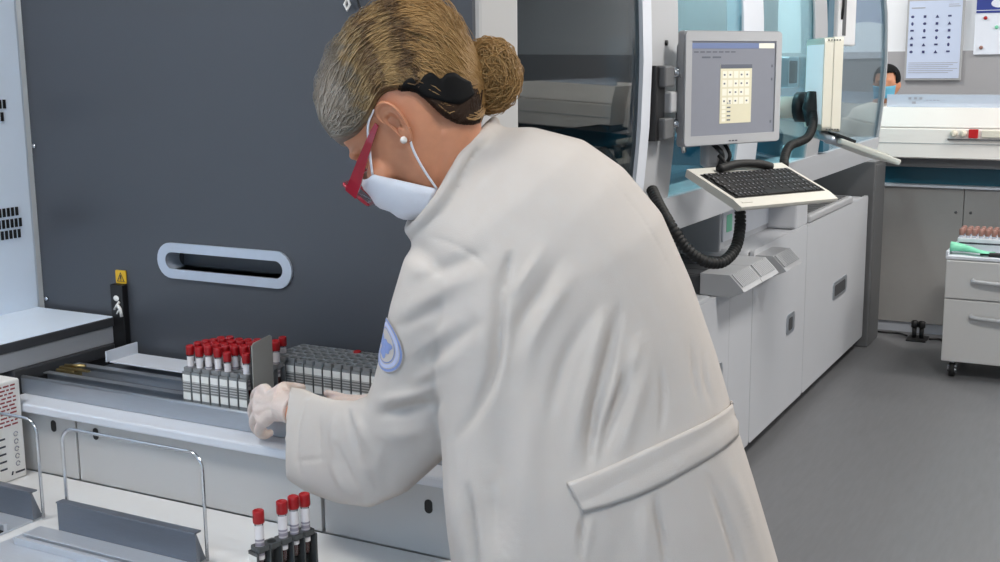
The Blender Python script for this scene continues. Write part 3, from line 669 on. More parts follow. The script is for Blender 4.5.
def hood(x0, x1, label, knobs):
    T = thing('fume_hood', label, 'fume hood', ((x0+x1)/2, 7.4, 1.0))
    MB().box(x0+.03, x1-.03, 7.16, 7.8, 1.0, 1.058).build('under_frame', 'mid_grey', T)
    q = MB().prism([(7.085, 1.058), (7.085, 1.215), (7.10, 1.225), (7.8, 1.225), (7.8, 1.05), (7.11, 1.05)], 'X', x0, x1); q.build('front_panel', 'hood_white', T)
    q = MB().prism([(7.09, 1.230), (7.13, 1.334), (7.8, 1.334), (7.8, 1.226), (7.09, 1.226)], 'X', x0, x1); q.build('top_panel', 'hood_white', T)
    MB().box(x0, x1, 7.083, 7.09, 1.135, 1.139).build('seam', 'frame_grey', T)
    MB().box(x0+.02, x1, 7.20, 7.208, 1.334, 1.405, .002).build('sash_pane', 'pane_hood', T)
    if knobs:
        for xk in (-.955, -.905):
            q = MB(); q.cyl((xk, 7.06, 1.196), (xk, 7.09, 1.196), .017, .020, 16).box(xk-.003, xk+.003, 7.05, 7.062, 1.182, 1.210); q.build('knob', 'cream', T)
        MB().box(-.876, -.828, 7.07, 7.09, 1.172, 1.220, .003).build('display', 'led_red', T)
        MB().box(-.81, -.70, 7.072, 7.09, 1.176, 1.216, .003).build('switch_panel', 'cream', T)
        MB().box(-.985, -.5, 7.068, 7.09, 1.160, 1.167, .001).build('strip', 'mid_grey', T)
        g = MB()
        for k in range(3): g.box(-1.225+.03*k, -1.210+.03*k, 7.197, 7.2005, 1.378, 1.390)
        g.box(-1.205, -1.185, 7.197, 7.2005, 1.352, 1.366)
        for k in range(4): g.box(-1.13+.02*k, -1.118+.02*k, 7.197, 7.2005, 1.372, 1.375)
        g.build('stickers', 'ink_grey', T)
hood(-1.365, .35, 'long white hood with two round knobs and a red display above the grey cabinets', True)
hood(.45, 2.2, 'white hood without knobs further along the same cabinets', False)
# posters and magnets on the wall
t = thing('poster', 'framed blue-white poster with rows of small dark pictures', 'poster', (-1.42, 9.28, 1.7))
MB().prism(rrect(-1.616, -1.224, 1.452, 2.03, .004), 'Y', 9.262, 9.284).build('frame', 'frame_grey', t)
MB().box(-1.602, -1.238, 9.258, 9.264, 1.466, 2.016).build('sheet', 'poster', t)
g = MB(); gg = MB()
for r_ in range(6):
    for c_ in range(4):
        x = -1.575+.085*c_; z = 1.905-.050*r_; k = (r_*4+c_) % 5
        g = MB()
        if k == 0: g.ell((x, 9.258, z), (.012, .002, .010), 10, 6)
        elif k == 1: g.box(x-.009, x+.009, 9.255, 9.258, z-.009, z+.009)
        elif k == 2: g.prism([(x-.013, z-.01), (x+.013, z-.01), (x, z+.012)], 'Y', 9.255, 9.258)
        elif k == 3: g.box(x-.012, x+.012, 9.255, 9.258, z-.004, z+.008)
        else: g.ell((x, 9.258, z), (.009, .002, .013), 10, 6)
        g.build('picture', 'poster_ink', t)
for k in range(6): gg.box(-1.59, -1.25-.03*(k % 3), 9.2565, 9.258, 1.575-.014*k, 1.578-.014*k)
gg.box(-1.585, -1.49, 9.2565, 9.258, 1.964, 1.970); gg.box(-1.33, -1.25, 9.2565, 9.258, 1.972, 1.976); gg.box(-1.33, -1.26, 9.2565, 9.258, 1.986, 1.989)
gg.build('print', 'ink_grey', t)
t = thing('notice_board', 'pale magnetic board with a navy poster along its top', 'notice board', (-.9, 9.28, 1.8))
MB().prism(rrect(-1.150, -.40, 1.632, 2.35, .004), 'Y', 9.270, 9.290).build('board', 'poster_pale', t)
MB().box(-1.145, -.42, 9.266, 9.271, 1.920, 2.20).build('poster_sheet', 'poster_navy', t)
g = MB(); g.ell((-1.0, 9.266, 1.985), (.05, .002, .03), 18, 8).box(-1.145, -.42, 9.264, 9.267, 1.936, 1.940); g.build('poster_mark', 'poster_pale', t)
for x, z, m, c in ((-1.082, 1.885, 'red_cap', 'small red round magnet on the pale notice board'), (-1.005, 1.820, 'green', 'small green round magnet on the pale notice board'), (-1.10, 1.680, 'brown_cap', 'small brownish magnet low on the pale notice board')):
    tag(MB().tube([(x, 9.269, z), (x, 9.262, z), (x, 9.258, z)], [.013, .013, .010], 14).build('magnet', m, origin=(x, 9.27, z)), c, 'magnet')
# cart
T = thing('drawer_cart', 'white two-drawer lab cart on black casters beside the grey cabinets', 'cart', (-.55, 6.55, 0))
MB().box(-.852, -.30, 6.325, 6.80, .085, .615, .004).build('carcass', 'machine_white', T)
q = MB(); q.box(-.856, -.296, 6.315, 6.81, .612, .628, .003); q.box(-.856, -.844, 6.315, 6.81, .628, .652, .003); q.box(-.308, -.296, 6.315, 6.81, .628, .652, .003); q.box(-.856, -.296, 6.80, 6.81, .628, .652, .003); q.build('top', 'white_paint', T)
for a, b in ((.087, .408), (.414, .606)):
    d = MB().box(-.850, -.302, 6.308, 6.326, a, b, .004).build('drawer', 'machine_white', T); z = b-.085 if b < .5 else b-.10
    q = MB(); q.tube(smooth_path([(-.72, 6.308, z+.006), (-.70, 6.285, z+.003), (-.576, 6.275, z), (-.45, 6.285, z+.003), (-.43, 6.308, z+.006)], 6), .011, 10); q.build('handle', 'frame_grey', d)
for x, y in ((-.80, 6.36), (-.35, 6.36), (-.80, 6.75), (-.35, 6.75)):
    c = MB().cyl((x-.012, y-.012, .038), (x+.014, y-.012, .038), .036, n=20).build('caster', 'rubber', T)
    MB().cyl((x, y, .06), (x, y, .086), .014, n=12).box(x-.022, x+.024, y-.030, y+.016, .052, .066, .003).cyl((x-.020, y-.012, .038), (x+.022, y-.012, .038), .014, n=12).build('fork', 'chrome', c)
# things on the cart
t = thing('sample_rack', 'white sample rack with brown-capped tubes on the drawer cart', 'sample rack', (-.60, 6.55, .628))
q = MB().box(-.825, -.36, 6.47, 6.66, .629, .700, .003)
for k in range(6): q.box(-.815+.075*k, -.77+.075*k, 6.467, 6.471, .660, .690)
q.build('rack_body', 'white_paint', t); MB().box(-.815, -.37, 6.466, 6.470, .672, .680).build('print', 'ink', t)
first = None
for j in range(3):
    for k in range(15):
        x = -.81+.031*k; y = 6.495+.06*j; z = .690
        if first is None:
            first = thing('sample_tube', 'small brown-capped tube standing in the white rack on the cart', 'sample tube', (x, y, z), 'brown-capped tubes in the white rack', world=False)
            MB().lathe([(.004, -.05), (.009, -.045), (.009, .03)], n=12).build('tube_body', 'pane_hood', first)
            MB().lathe([(.0105, .022), (.0115, .025), (.0115, .052), (.008, .056), (.001, .056)], n=12).build('cap', 'brown_cap', first)
        else: copy_tree(first, (x, y, z))
q = MB(); q.loft([[(-.845+.10*a, 6.36+.02*math.sin(a*3)+w_*.07, .645+h) for w_, h in ((0, .0), (.1, .034*(1-.55*a)), (.5, .046*(1-.5*a)), (.9, .030*(1-.5*a)), (1, .0))] for a in np.linspace(0, 2.1, 12)])
tag(q.build('nitrile_glove', 'green', origin=(-.75, 6.38, .63)), 'crumpled mint green glove lying at the front edge of the drawer cart', 'glove')
q = MB().box(-.66, -.52, 6.345, 6.385, .629, .648, .006); q.tube([(-.66, 6.365, .640), (-.70, 6.37, .636)], .006, 8)
tag(q.build('marker_pen_case', 'black', origin=(-.6, 6.36, .629)), 'small black case lying beside the green glove on the cart', 'case')
# floor outlet and lead
t = thing('floor_plug', 'black double plug on its base on the floor beside the cabinets', 'plug', (-1.08, 7.12, 0))
q = MB().box(-1.15, -1.04, 7.06, 7.20, 0, .012, .004).build('base', 'black', t)
for x in (-1.115, -1.075): MB().cyl((x, 7.13, .010), (x, 7.13, .075), .013, n=12).lathe([(.018, .072), (.020, .078), (.020, .105), (.012, .112), (.001, .112)], (x, 7.13, 0)).build('plug_head', 'black', t)
o = MB().tube(smooth_path([(-1.36, 7.22, .008), (-1.30, 7.20, .010), (-1.22, 7.22, .008), (-1.16, 7.16, .010)]), .006, 8).tube(smooth_path([(-1.03, 7.13, .010), (-.98, 7.16, .008), (-.90, 7.10, .008), (-.70, 7.12, .008)]), .006, 8).build('power_lead', 'black', origin=(-1.1, 7.15, 0)); tag(o, 'thin black power lead running along the floor to the plug', 'cable')
# colleague at the back
P0 = np.array([-1.565, 8.25, 0.])
q = MB()
def rr(c, rx, ry, n=20): return [(c[0]+rx*math.cos(2*PI*k/n), c[1]+ry*math.sin(2*PI*k/n), c[2]) for k in range(n)]
q.loft([rr(P0+[0, 0, z], a, b) for z, a, b in ((.10, .10, .07), (.9, .19, .13), (1.05, .20, .13), (1.18, .215, .13), (1.26, .19, .11), (1.30, .08, .07), (1.36, .056, .06))])
for s in (-1, 1): q.tube([P0+[s*.19, 0, 1.20], P0+[s*.23, -.04, 1.0], P0+[s*.16, -.25, .93]], [.062, .052, .036], 12); q.ell(P0+[s*.13, -.31, .93], (.035, .06, .02)); q.tube([P0+[s*.09, 0, .88], P0+[s*.10, -.02, .48], P0+[s*.10, .02, .06]], [.09, .065, .05], 12); q.ell(P0+[s*.10, -.05, .04], (.045, .12, .04))
hc = P0+[.02, -.02, 1.445]
q.ell(hc, (.078, .098, .115)); q.ell(hc+[.0, -.03, -.05], (.058, .075, .075)); q.ell(hc+[.01, -.10, -.015], (.014, .022, .022)); q.ell(hc+[-.08, .01, -.01], (.012, .022, .034)); q.ell(hc+[.08, .01, -.01], (.012, .022, .034)); q.ell(hc+[-.03, -.088, .022], (.018, .012, .008)); q.ell(hc+[.035, -.088, .022], (.018, .012, .008))
V, N_, Fc = remesh(q, .014, 3); o = MB().raw(V, Fc).build('person', 'skin', origin=P0)
tag(o, 'person with dark hair and a light blue face mask standing behind the far hood', 'person')
q = MB(); q.ell(hc+[0, .012, .035], (.085, .100, .094)); V, N_, Fc = remesh(q, .012, 2); k = [f for f in Fc if not (V[list(f)].mean(0)[1] < hc[1]-.045 and V[list(f)].mean(0)[2] < hc[2]+.075) and V[list(f)].mean(0)[2] > hc[2]-.01]
MB().raw(V, k).build('hair', 'hairclip', o, solid=.006)
q = MB(); G = []
for v in np.linspace(0, 1, 9):
    G.append([hc+np.array([.072*math.sin(a)*(1-.15*v), -.058-.062*math.cos(a)*(1-.18*v*v)-.0*v, -.005-.095*v-.01*math.cos(a)*(1-2*v)]) for a in np.linspace(-1.45, 1.45, 15)])
q.grid(G).build('face_mask', 'mask_blue', o, solid=.004)
q = MB(); q.loft([rr(P0+[0, 0, z], a, b) for z, a, b in ((.45, .24, .17), (.9, .22, .16), (1.05, .225, .155), (1.20, .235, .15), (1.285, .20, .12), (1.325, .09, .085))])
for s in (-1, 1): q.tube([P0+[s*.19, 0, 1.21], P0+[s*.235, -.04, 1.0], P0+[s*.17, -.22, .93]], [.075, .068, .055], 12)
V, N_, Fc = remesh(q, .016, 3); MB().raw(V, Fc).build('lab_coat', 'coat', o)
# ------------------------------------------------------------------ the woman in the white coat
from mathutils.bvhtree import BVHTree
FH = np.array([FW[0], FW[1], 0]); FH /= np.linalg.norm(FH)
def ring(Lp, Rp, d, th, n=36, p=2.3, s=1.0):
    dl, dr = d if hasattr(d, '__len__') else (d, d)
    a = np.array(dep(*Lp, dl)); b = np.array(dep(*Rp, dr)); c = (a+b)/2; e = (b-a)/2*s; out = []
    for k in range(n):
        t = 2*PI*k/n; ct, st = math.cos(t), math.sin(t)
        out.append(c+e*math.copysign(abs(ct)**(2/p), ct)+FH*th*s*math.copysign(abs(st)**(2/p), st))
    return out
TR = [((415, 222), (498, 128), 1.88, .082), ((411, 240), (533, 127), 1.885, .115), ((420, 265), (584, 140), 1.89, .150), ((425, 300), (624, 168), 1.89, .165),
      ((430, 340), (661, 212), 1.885, .170), ((437, 390), (690, 278), 1.88, .165), ((441, 440), (715, 350), 1.875, .160), ((443, 488), (735, 420), 1.87, .160),
      ((447, 530), (752, 474), 1.875, .165), ((454, 580), (778, 562), 1.885, .172), ((462, 660), (800, 650), 1.91, .175), ((478, 800), (826, 800), 1.95, .175), ((490, 900), (840, 900), 1.985, .175)]
LS = [((419, 238), (494, 258), 1.855, .05), ((404, 258), (507, 285), 1.85, .082), ((390, 305), (506, 322), 1.87, .082), ((383, 340), (500, 362), 1.90, .080), ((374, 378), (484, 412), 1.94, .078),
      ((366, 398), (452, 450), 1.97, .074), ((352, 402), (408, 490), 2.01, .066), ((336, 401), (372, 506), 2.06, .060), ((318, 396), (338, 502), 2.12, .055), ((303, 389), (308, 491), 2.165, .052), ((289, 387), (287, 478), 2.20, .048)]
RSH, REL, RWR = dep(545, 215, 2.02), dep(500, 400, 2.24), dep(405, 404, 2.33)
q = MB(); q.loft([ring(*r) for r in TR])
L2 = [ring(*r, n=28, p=2.2) for r in LS]; inner = [ring((291, 392), (289, 472), 2.195, .040, 28, 2.2), ring((303, 396), (306, 480), 2.165, .040, 28, 2.2)]
q.loft(L2+inner)
q.tube([RSH, (RSH+REL)/2, REL, (REL+RWR)/2, RWR], [.085, .078, .07, .062, .055], 20)
col = [dep(495, 121, 1.90), dep(482, 136, 1.825), dep(466, 153, 1.80), dep(452, 176, 1.79), dep(438, 200, 1.785), dep(420, 222, 1.81), dep(410, 230, 1.87), dep(416, 215, 1.93), dep(440, 180, 1.97), dep(470, 145, 1.96)]
cl = smooth_path(col+[col[0]], 6)[:-1]; q.tube(cl, .0105, 8, closed=True)
V, N_, Fc = remesh(q, .0047, 14, .5)
# cloth folds: soft ridges and creases running over the coat
def folds(V, N_, S):
    pr = proj(V); vis = ((CAM-V)*N_).sum(1) > -.02; D = np.zeros(len(V))
    for pts, wd, amp, dm in S:
        P = np.array(smooth_path([np.array(p, float) for p in pts], 10)); t = np.linspace(0, 1, len(P)); tp = np.clip(np.minimum(t, 1-t)*2.6, 0, 1)**1.1
        lo, hi = P.min(0)-3*wd, P.max(0)+3*wd
        idx = np.where(vis & (pr[:, 0] > lo[0]) & (pr[:, 0] < hi[0]) & (pr[:, 1] > lo[1]) & (pr[:, 1] < hi[1]) & (pr[:, 2] > dm[0]) & (pr[:, 2] < dm[1]))[0]
        if not len(idx): continue
        d2 = ((pr[idx, None, :2]-P[None])**2).sum(-1); k = d2.argmin(1)
        D[idx] += amp*tp[k]*np.exp(-d2[np.arange(len(idx)), k]/(wd*wd))
    return V+N_*D[:, None]
A_ = (1.5, 1.99); B_ = (1.5, 2.4)
S = [([(507, 258), (501, 290), (499, 330), (492, 375), (474, 415), (450, 447)], 5.74, -0.0134, A_),
     ([(516, 262), (509, 290), (508, 330), (500, 380), (484, 420)], 6.56, 0.0041, A_),
     # back folds fanning from the arm hole
     ([(512, 250), (507, 268), (504, 300)], 4.10, -0.0095, A_), ([(566, 250), (540, 290), (520, 322), (511, 360)], 6.56, -0.0106, A_), ([(549, 240), (527, 275), (513, 300)], 5.74, 0.0066, A_),
     ([(580, 262), (556, 300), (534, 340), (524, 390)], 7.38, 0.0066, A_), ([(600, 300), (572, 345), (556, 390), (548, 440)], 7.38, -0.0070, A_), ([(612, 320), (590, 370), (578, 420), (570, 470)], 7.38, 0.0066, A_),
     ([(622, 300), (614, 330), (606, 370), (598, 410)], 5.5, -.0085, A_), ([(606, 305), (598, 335), (588, 370)], 6, .0055, A_), ([(640, 330), (634, 360), (622, 395)], 6, .005, A_),
     ([(606, 350), (597, 400), (590, 440), (588, 474)], 4.92, -0.0118, A_), ([(632, 360), (622, 390), (608, 430), (600, 470)], 4.92, -0.0106, A_), ([(620, 345), (612, 390), (600, 440)], 4.92, 0.0057, A_),
     ([(652, 330), (642, 380), (628, 430), (620, 460)], 7.38, 0.0057, A_), ([(661, 364), (664, 400), (660, 438)], 3.28, -0.0059, A_), ([(690, 330), (694, 370), (700, 410)], 2.46, -0.0048, A_), ([(702, 345), (706, 380), (713, 410)], 2.46, -0.0048, A_),
     ([(540, 380), (530, 430), (524, 490), (520, 562)], 14.00, 0.0057, A_), ([(500, 400), (498, 460), (500, 520), (505, 562)], 16.00, -0.0118, A_),
     # skirt pleats below the belt
     ([(655, 492), (658, 515), (664, 545), (668, 590)], 3.28, -0.0100, A_), ([(645, 495), (646, 530), (650, 590)], 7.38, 0.0041, A_), ([(583, 512), (581, 535), (580, 562)], 2.46, -0.0084, A_), ([(592, 512), (590, 530), (586, 560)], 4.10, 0.0034, A_),
     ([(706, 470), (722, 510), (738, 562), (744, 600)], 4.10, -0.0068, A_), ([(722, 450), (742, 500), (760, 562)], 5.74, 0.0041, A_), ([(620, 520), (615, 570), (612, 620)], 12.00, -0.0034, A_),
     # front flap under the arm
     ([(466, 480), (468, 510), (473, 562), (478, 620)], 4.92, -0.0134, A_), ([(450, 480), (455, 520), (462, 580)], 5.74, 0.0041, A_), ([(484, 470), (490, 520), (498, 580)], 8.20, -0.0068, A_),
     # shoulder and sleeve
     ([(424, 236), (450, 243), (475, 257), (494, 276)], 2.05, -0.0030, A_), ([(474, 262), (480, 300), (478, 350), (470, 395)], 14.00, 0.0041, A_),
     ([(404, 290), (430, 275), (470, 258), (490, 250)], 7.38, -0.0050, A_), ([(396, 312), (425, 300), (460, 282), (490, 270)], 7.38, 0.0041, A_), ([(392, 330), (420, 318), (458, 298)], 6.56, -0.0042, A_),
     ([(418, 372), (440, 352), (470, 330), (490, 318)], 7.38, -0.0050, A_), ([(408, 358), (435, 338), (465, 315)], 7.38, 0.0041, A_), ([(400, 395), (430, 372), (468, 352)], 6.56, 0.0034, A_),
     ([(372, 417), (390, 413), (410, 410), (430, 406), (446, 398)], 5.74, -0.0109, B_), ([(372, 402), (395, 398), (420, 392), (445, 380)], 5.74, 0.0068, B_), ([(368, 432), (392, 436), (420, 430), (448, 414)], 8.20, 0.0041, B_),
     ([(346, 402), (350, 425), (356, 448), (360, 468)], 3.28, -0.0084, B_), ([(352, 410), (362, 430), (366, 455)], 4.10, 0.0062, B_), ([(336, 402), (333, 430), (336, 460)], 4.10, 0.0041, B_), ([(336, 440), (346, 468), (358, 490)], 3.28, -0.0050, B_),
     ([(328, 450), (338, 478), (352, 500)], 4.10, 0.0041, B_), ([(320, 410), (319, 440), (322, 475)], 3.28, -0.0034, B_), ([(366, 470), (372, 488), (376, 500)], 4.92, -0.0050, B_), ([(390, 450), (386, 475), (384, 498)], 8.20, -0.0042, B_),
     ([(318, 388), (303, 408), (297, 430), (297, 458), (305, 486)], 2.4, -.0060, B_), ([(292, 462), (310, 460), (330, 458)], 1.64, -0.0026, B_),
     # yoke and back seams, collar line
     ([(560, 142), (600, 170), (640, 215), (668, 265), (684, 310)], 1.64, -0.0016, A_), ([(498, 132), (478, 150), (462, 175), (452, 200)], 2.05, -0.0034, A_), ([(520, 170), (560, 200), (600, 250), (620, 300)], 26.00, 0.0028, A_)]
V = folds(V, N_, S)
BV = BVHTree.FromPolygons([Vector(v) for v in V], Fc)
def hit(x, y, off=.003):
    d = Vector(FW+RT*(x-500)/F-UP*(y-281)/F).normalized(); h = BV.ray_cast(Vector(CAM), d)
    if h[0] is None: return None
    return np.array(h[0]+h[1]*off) if h[1].dot(d) < 0 else np.array(h[0]-h[1]*off)
ORG = np.array([*((dep(615, 520, 1.9))[:2]), 0.])
# --- head frame
S_ = 1.105; ph = math.radians(49); aw = .40; ip = math.sqrt(1-aw*aw)
HF = RT*(-ip*math.cos(ph))-UP*(ip*math.sin(ph))+FW*aw; HU = RT*(-math.sin(ph))+UP*math.cos(ph); HLv = np.cross(HU, HF)
HO = dep(394, 125, 1.765)-HLv*.074*S_
def HL(x, y, z): return HO+(HF*x+HLv*y+HU*z)*(.01*S_)
def hring(z, xf, xb, hy, p=2.2, n=36, tilt=0):
    out = []; c = (xf+xb)/2; a = (xf-xb)/2
    for k in range(n):
        t = 2*PI*k/n; ct, st = math.cos(t), math.sin(t)
        x = c+a*math.copysign(abs(ct)**(2/p), ct); out.append(HL(x, hy*math.copysign(abs(st)**(2/p), st), z+tilt*x))
    return out
b = MB()
b.loft([hring(11.6, .5, -3, 1.2), hring(11, 4, -5.5, 4.0), hring(9.8, 6.6, -7.4, 5.6), hring(7.5, 8.5, -8.6, 6.6), hring(5, 9.4, -9.0, 7.0), hring(2.5, 9.6, -8.9, 7.1), hring(1.2, 9.0, -8.5, 7.0), hring(-.5, 9.2, -8.0, 6.95),
        hring(-2.5, 9.5, -7.0, 6.6), hring(-4.5, 9.7, -5.8, 6.3, 2.1), hring(-6.5, 9.5, -3.2, 5.8, 2.1), hring(-8.3, 9.3, -.8, 5.2, 2.0), hring(-9.6, 9.2, 1.5, 4.3, 2.0), hring(-10.5, 8.6, 3.2, 3.0), hring(-11, 7.6, 4.8, 1.4)])
b.ell(HL(10.0, 0, -2.6), (.014, .014, .018)); b.tube([HL(9.6, 0, 1.5), HL(10.2, 0, -.5), HL(10.9, 0, -3.0)], [.008, .009, .010], 10)
for s in (-1, 1):
    b.ell(HL(8.7, 3.2*s, .7), (.011, .011, .011)); b.ell(HL(7.6, 5.2*s, -2.2), (.022, .02, .022)); b.tube([HL(9.3, 1.2*s, 2.2), HL(9.0, 3.6*s, 2.6), HL(7.4, 5.6*s, 2.2)], .007, 8)
b.tube([HL(9.9, -2.2, -5.6), HL(10.7, 0, -5.5), HL(9.9, 2.2, -5.6)], [.006, .011, .006], 8); b.tube([HL(9.8, -1.9, -6.5), HL(10.5, 0, -6.7), HL(9.8, 1.9, -6.5)], [.006, .010, .006], 8)
nk = [HL(-1.5, 0, 0), HL(-2.2, 0, -5), dep(452, 172, 1.855), dep(478, 215, 1.885), dep(505, 270, 1.89)]
b.tube(nk, [.055, .055, .050, .055, .07], 28)
# torso, arms, legs under the clothes
b.loft([ring(*r, s=.80) for r in TR[1:10]])
LSH, LEL, LWR = dep(452, 262, 1.87), dep(405, 448, 1.985), dep(297, 412, 2.19)
b.tube([LSH, (LSH+LEL)/2, LEL, LEL*.5+LWR*.5, LWR, dep(284, 406, 2.222)], [.052, .046, .040, .038, .028, .027], 16)
b.tube([RSH, (RSH+REL)/2, REL, (REL+RWR)/2, RWR, dep(385, 401, 2.335)], [.052, .046, .040, .036, .028, .027], 16)
hipc = dep(612, 545, 1.885); sd = RT.copy(); sd[2] = 0; sd /= np.linalg.norm(sd); sd = sd*.9-FH*.42; legs = []
for s in (-1, 1):
    h_ = hipc+sd*.09*s; k_ = np.array([*(h_[:2]+FH[:2]*.01), .48]); a_ = np.array([*h_[:2], .09]); fd = -(sd[1], -sd[0], 0)[0], 0, 0
    fdir = np.array([-sd[1], sd[0], 0]); t_ = a_+fdir*.15; t_[2] = .035
    b.tube([h_, (h_+k_)/2, k_, k_*.4+a_*.6, a_], [.092, .078, .058, .055, .038], 18); b.tube([a_+[0, 0, -.03], a_+fdir*.06+[0, 0, -.045], t_], [.036, .034, .026], 12); legs.append((h_, k_, a_, t_, fdir))
VB, NB, FB = remesh(b, .0042, 5, .5)
bm_ = MB().raw(VB, FB)
# ears
out = [(.9, .9), (1.25, 2.0), (.9, 2.9), (.0, 3.35), (-1.0, 3.25), (-1.8, 2.5), (-2.1, 1.4), (-2.0, .3), (-1.65, -.8), (-1.15, -1.7), (-.6, -2.5), (.0, -3.05), (.6, -3.1), (1.0, -2.6), (1.05, -1.9), (.95, -1.2), (.9, -.4)]
out = [tuple(p) for p in smooth_path([np.array(p) for p in out+[out[0]]], 3)[:-1]]
for s in (1, -1):
    R = []
    for sc, h_ in ((.70, -1.5), (.98, -.35), (1.02, -.05), (1.0, .22), (.93, .30), (.85, .10), (.76, -.10), (.66, .06), (.56, .05), (.47, -.35), (.25, -.85)):
        rr_ = []
        for (x, z) in out:
            lobe = max(0, min(1, (-z-1.5)/1.2)); sc2 = sc if sc > .95 else sc; hh = h_ if sc > .95 else h_*(1-lobe)+.15*lobe
            x2 = .25+(x-.25)*sc2; z2 = -.2+(z+.2)*sc2
            rr_.append(HL(x2-.3, s*(7.25+.33*(1.1-x2)+hh), z2))
        R.append(rr_)
    bm_.loft(R)
person = bm_.build('person', 'skin', origin=ORG)
tag(person, 'woman in a white lab coat and mask with a hair bun, bending over tubes', 'person')
MB().raw(V, Fc).build('lab_coat', 'coat', person)
coat_o = [c for c in person.children if c.name.startswith('lab_coat')][-1]
# belt, emblem on the coat
tp = smooth_path([np.array(p, float) for p in ((567, 483), (600, 470), (650, 447), (700, 424), (722, 411), (734, 401))], 10); bt = smooth_path([np.array(p, float) for p in ((583, 512), (612, 504), (650, 490), (700, 463), (722, 449), (737, 436))], 10)
G = []
for a, c in zip(tp, bt):
    row = []
    for k in np.linspace(0, 1, 9):
        x, y = a*(1-k)+c*k; h_ = None; dx = 0
        while h_ is None and dx < 30: h_ = hit(x-dx, y, .0022+.0008*math.sin(k*9+x*.02)+.0012*math.exp(-(x-567)/14)*math.sin(k*16)); dx += 1
        row.append(h_)
    G.append(row)
MB().grid(G).build('coat_belt', 'coat', coat_o, solid=.0035, off=0)
ec = np.array([387., 346.]); e1 = np.array([12.5, -3.0]); e2 = np.array([-9.0, 24.0])
_h = BV.ray_cast(Vector(CAM), Vector(FW+RT*(386.5-500)/F-UP*(345-281)/F).normalized()); EP, EN = np.array(_h[0]), np.array(_h[1])
ev_ = np.array(UP)+RT*.36; ev_ -= EN*(ev_@EN); ev_ /= np.linalg.norm(ev_); eu_ = np.cross(ev_, EN)
def patch(name, r0, r1, m, off, wob=0, sc=(1, 1), sh=(0, 0)):
    Vv, Ff = [], []; nr, na, RR = 6, 48, .043
    for i in range(nr):
        for k in range(na):
            t = 2*PI*k/na; r_ = r0+(r1-r0)*i/(nr-1)
            if wob: r_ *= 1+wob*math.sin(3*t+1)+wob*.6*math.sin(7*t)
            q_ = EP+eu_*RR*(r_*math.cos(t)*sc[0]+sh[0])+ev_*RR*(r_*math.sin(t)*sc[1]+sh[1]); h_ = BV.ray_cast(Vector(q_+EN*.05), Vector(-EN))
            Vv.append(np.array(h_[0])+EN*off if h_[0] is not None else q_)
    for i in range(nr-1):
        for k in range(na): Ff.append((i*na+k, i*na+(k+1) % na, (i+1)*na+(k+1) % na, (i+1)*na+k))
    return MB().raw(Vv, Ff).build(name, m, coat_o)
em = patch('emblem', .0, 1.0, 'coat', .0025)
patch('emblem_ring', .88, .97, 'emb_blue', .0032); patch('emblem_band', .70, .84, 'emb_pale', .0031); patch('emblem_ring_inner', .62, .66, 'emb_blue', .0032); patch('emblem_figure', .02, .46, 'emb_blue', .0033, .22, (1, .8), (-.05, -.05))
# --- hair
D0 = 1.845; HW = .086*1.04
HN = [((337, 143), (322, 122)), ((351, 142), (321, 100)), ((364, 136), (327, 74)), ((375, 124), (340, 48)), ((387, 104), (360, 24)), ((403, 99), (384, 8)), ((420, 100), (410, 0)), ((436, 113), (434, 3)), ((449, 124), (454, 18)), ((463, 129), (470, 40)), ((477, 125), (481, 62)), ((485, 110), (486, 80))]
HWs = [.062, .074, .083, .088, .091, .092, .092, .090, .084, .070, .048, .02]
HNa = np.array(smooth_path([np.array([*a, *b_, w_]) for (a, b_), w_ in zip(HN, HWs)], 8))
def hairpt(s, th, o=0):
    i = s*(len(HNa)-1); j = min(int(i), len(HNa)-2); f = i-j; nx, ny, tx, ty, w_ = HNa[j]*(1-f)+HNa[j+1]*f
    c = np.array(dep(nx, ny, D0)); tv = np.array(dep(tx, ty, D0))-c; e = np.array(FW)*(-w_)
    cs, sn = math.cos(th), math.sin(th); q_ = .82
    dirv = tv*math.copysign(abs(sn)**q_, sn)+e*math.copysign(abs(cs)**q_, cs); l = np.linalg.norm(dirv)
    return c+dirv*(1+o/max(l, .01))
q = MB(); SK = BVHTree.FromPolygons([Vector(v) for v in VB], FB)
def clear(p, g=.007):
    lc, nr, ix, ds = SK.find_nearest(Vector(p)); sd = (Vector(p)-lc).dot(nr)
    return p if sd > g else np.array(lc+nr*g)
G = [[clear(hairpt(s, th)) for th in np.linspace(0, PI, 34)] for s in np.linspace(0, 1, 70)]
q.loft(G, True, True)
hv, hn, hf = remesh(q, .005, 4)
ns = 0
h = MB().raw(hv, hf)
def ribbon(P, r, tw=0):
    n = len(P); rad = [r*(.35+.65*math.sin(PI*min(1, (i+.6)/(n*.25))/2))*(1-.55*max(0, (i/(n-1)-.8)/.2)) for i in range(n)]
    h.tube(P, rad, 4, cap=True)
for k in range(2600):
    th = abs(rng.normal(0, 1.0)) % PI if k % 5 else rng.uniform(0, PI); th = min(th, 3.0); s0 = max(0, rng.uniform(-.15, .62)); s1 = min(1, s0+rng.uniform(.25, .6)); o = rng.uniform(-.001, .0055)*(1 if k % 9 else 1.9); a = rng.uniform(.01, .04); fr = rng.uniform(5, 11); phs = rng.uniform(0, 6.28); dr = rng.normal(0, .10)
    P = []
    for u in np.linspace(0, 1, 16):
        s = s0+(s1-s0)*u; P.append(hairpt(s, min(PI, max(0.02, th+dr*u+a*math.sin(fr*u*2+phs))), o*math.sin(PI*min(1, u*1.6+.1))**.5+.0012*math.sin(fr*2.3*u+phs)))
    ribbon([clear(p_, .008+.002*math.sin(k)) for p_ in P], rng.uniform(.0006, .0012))
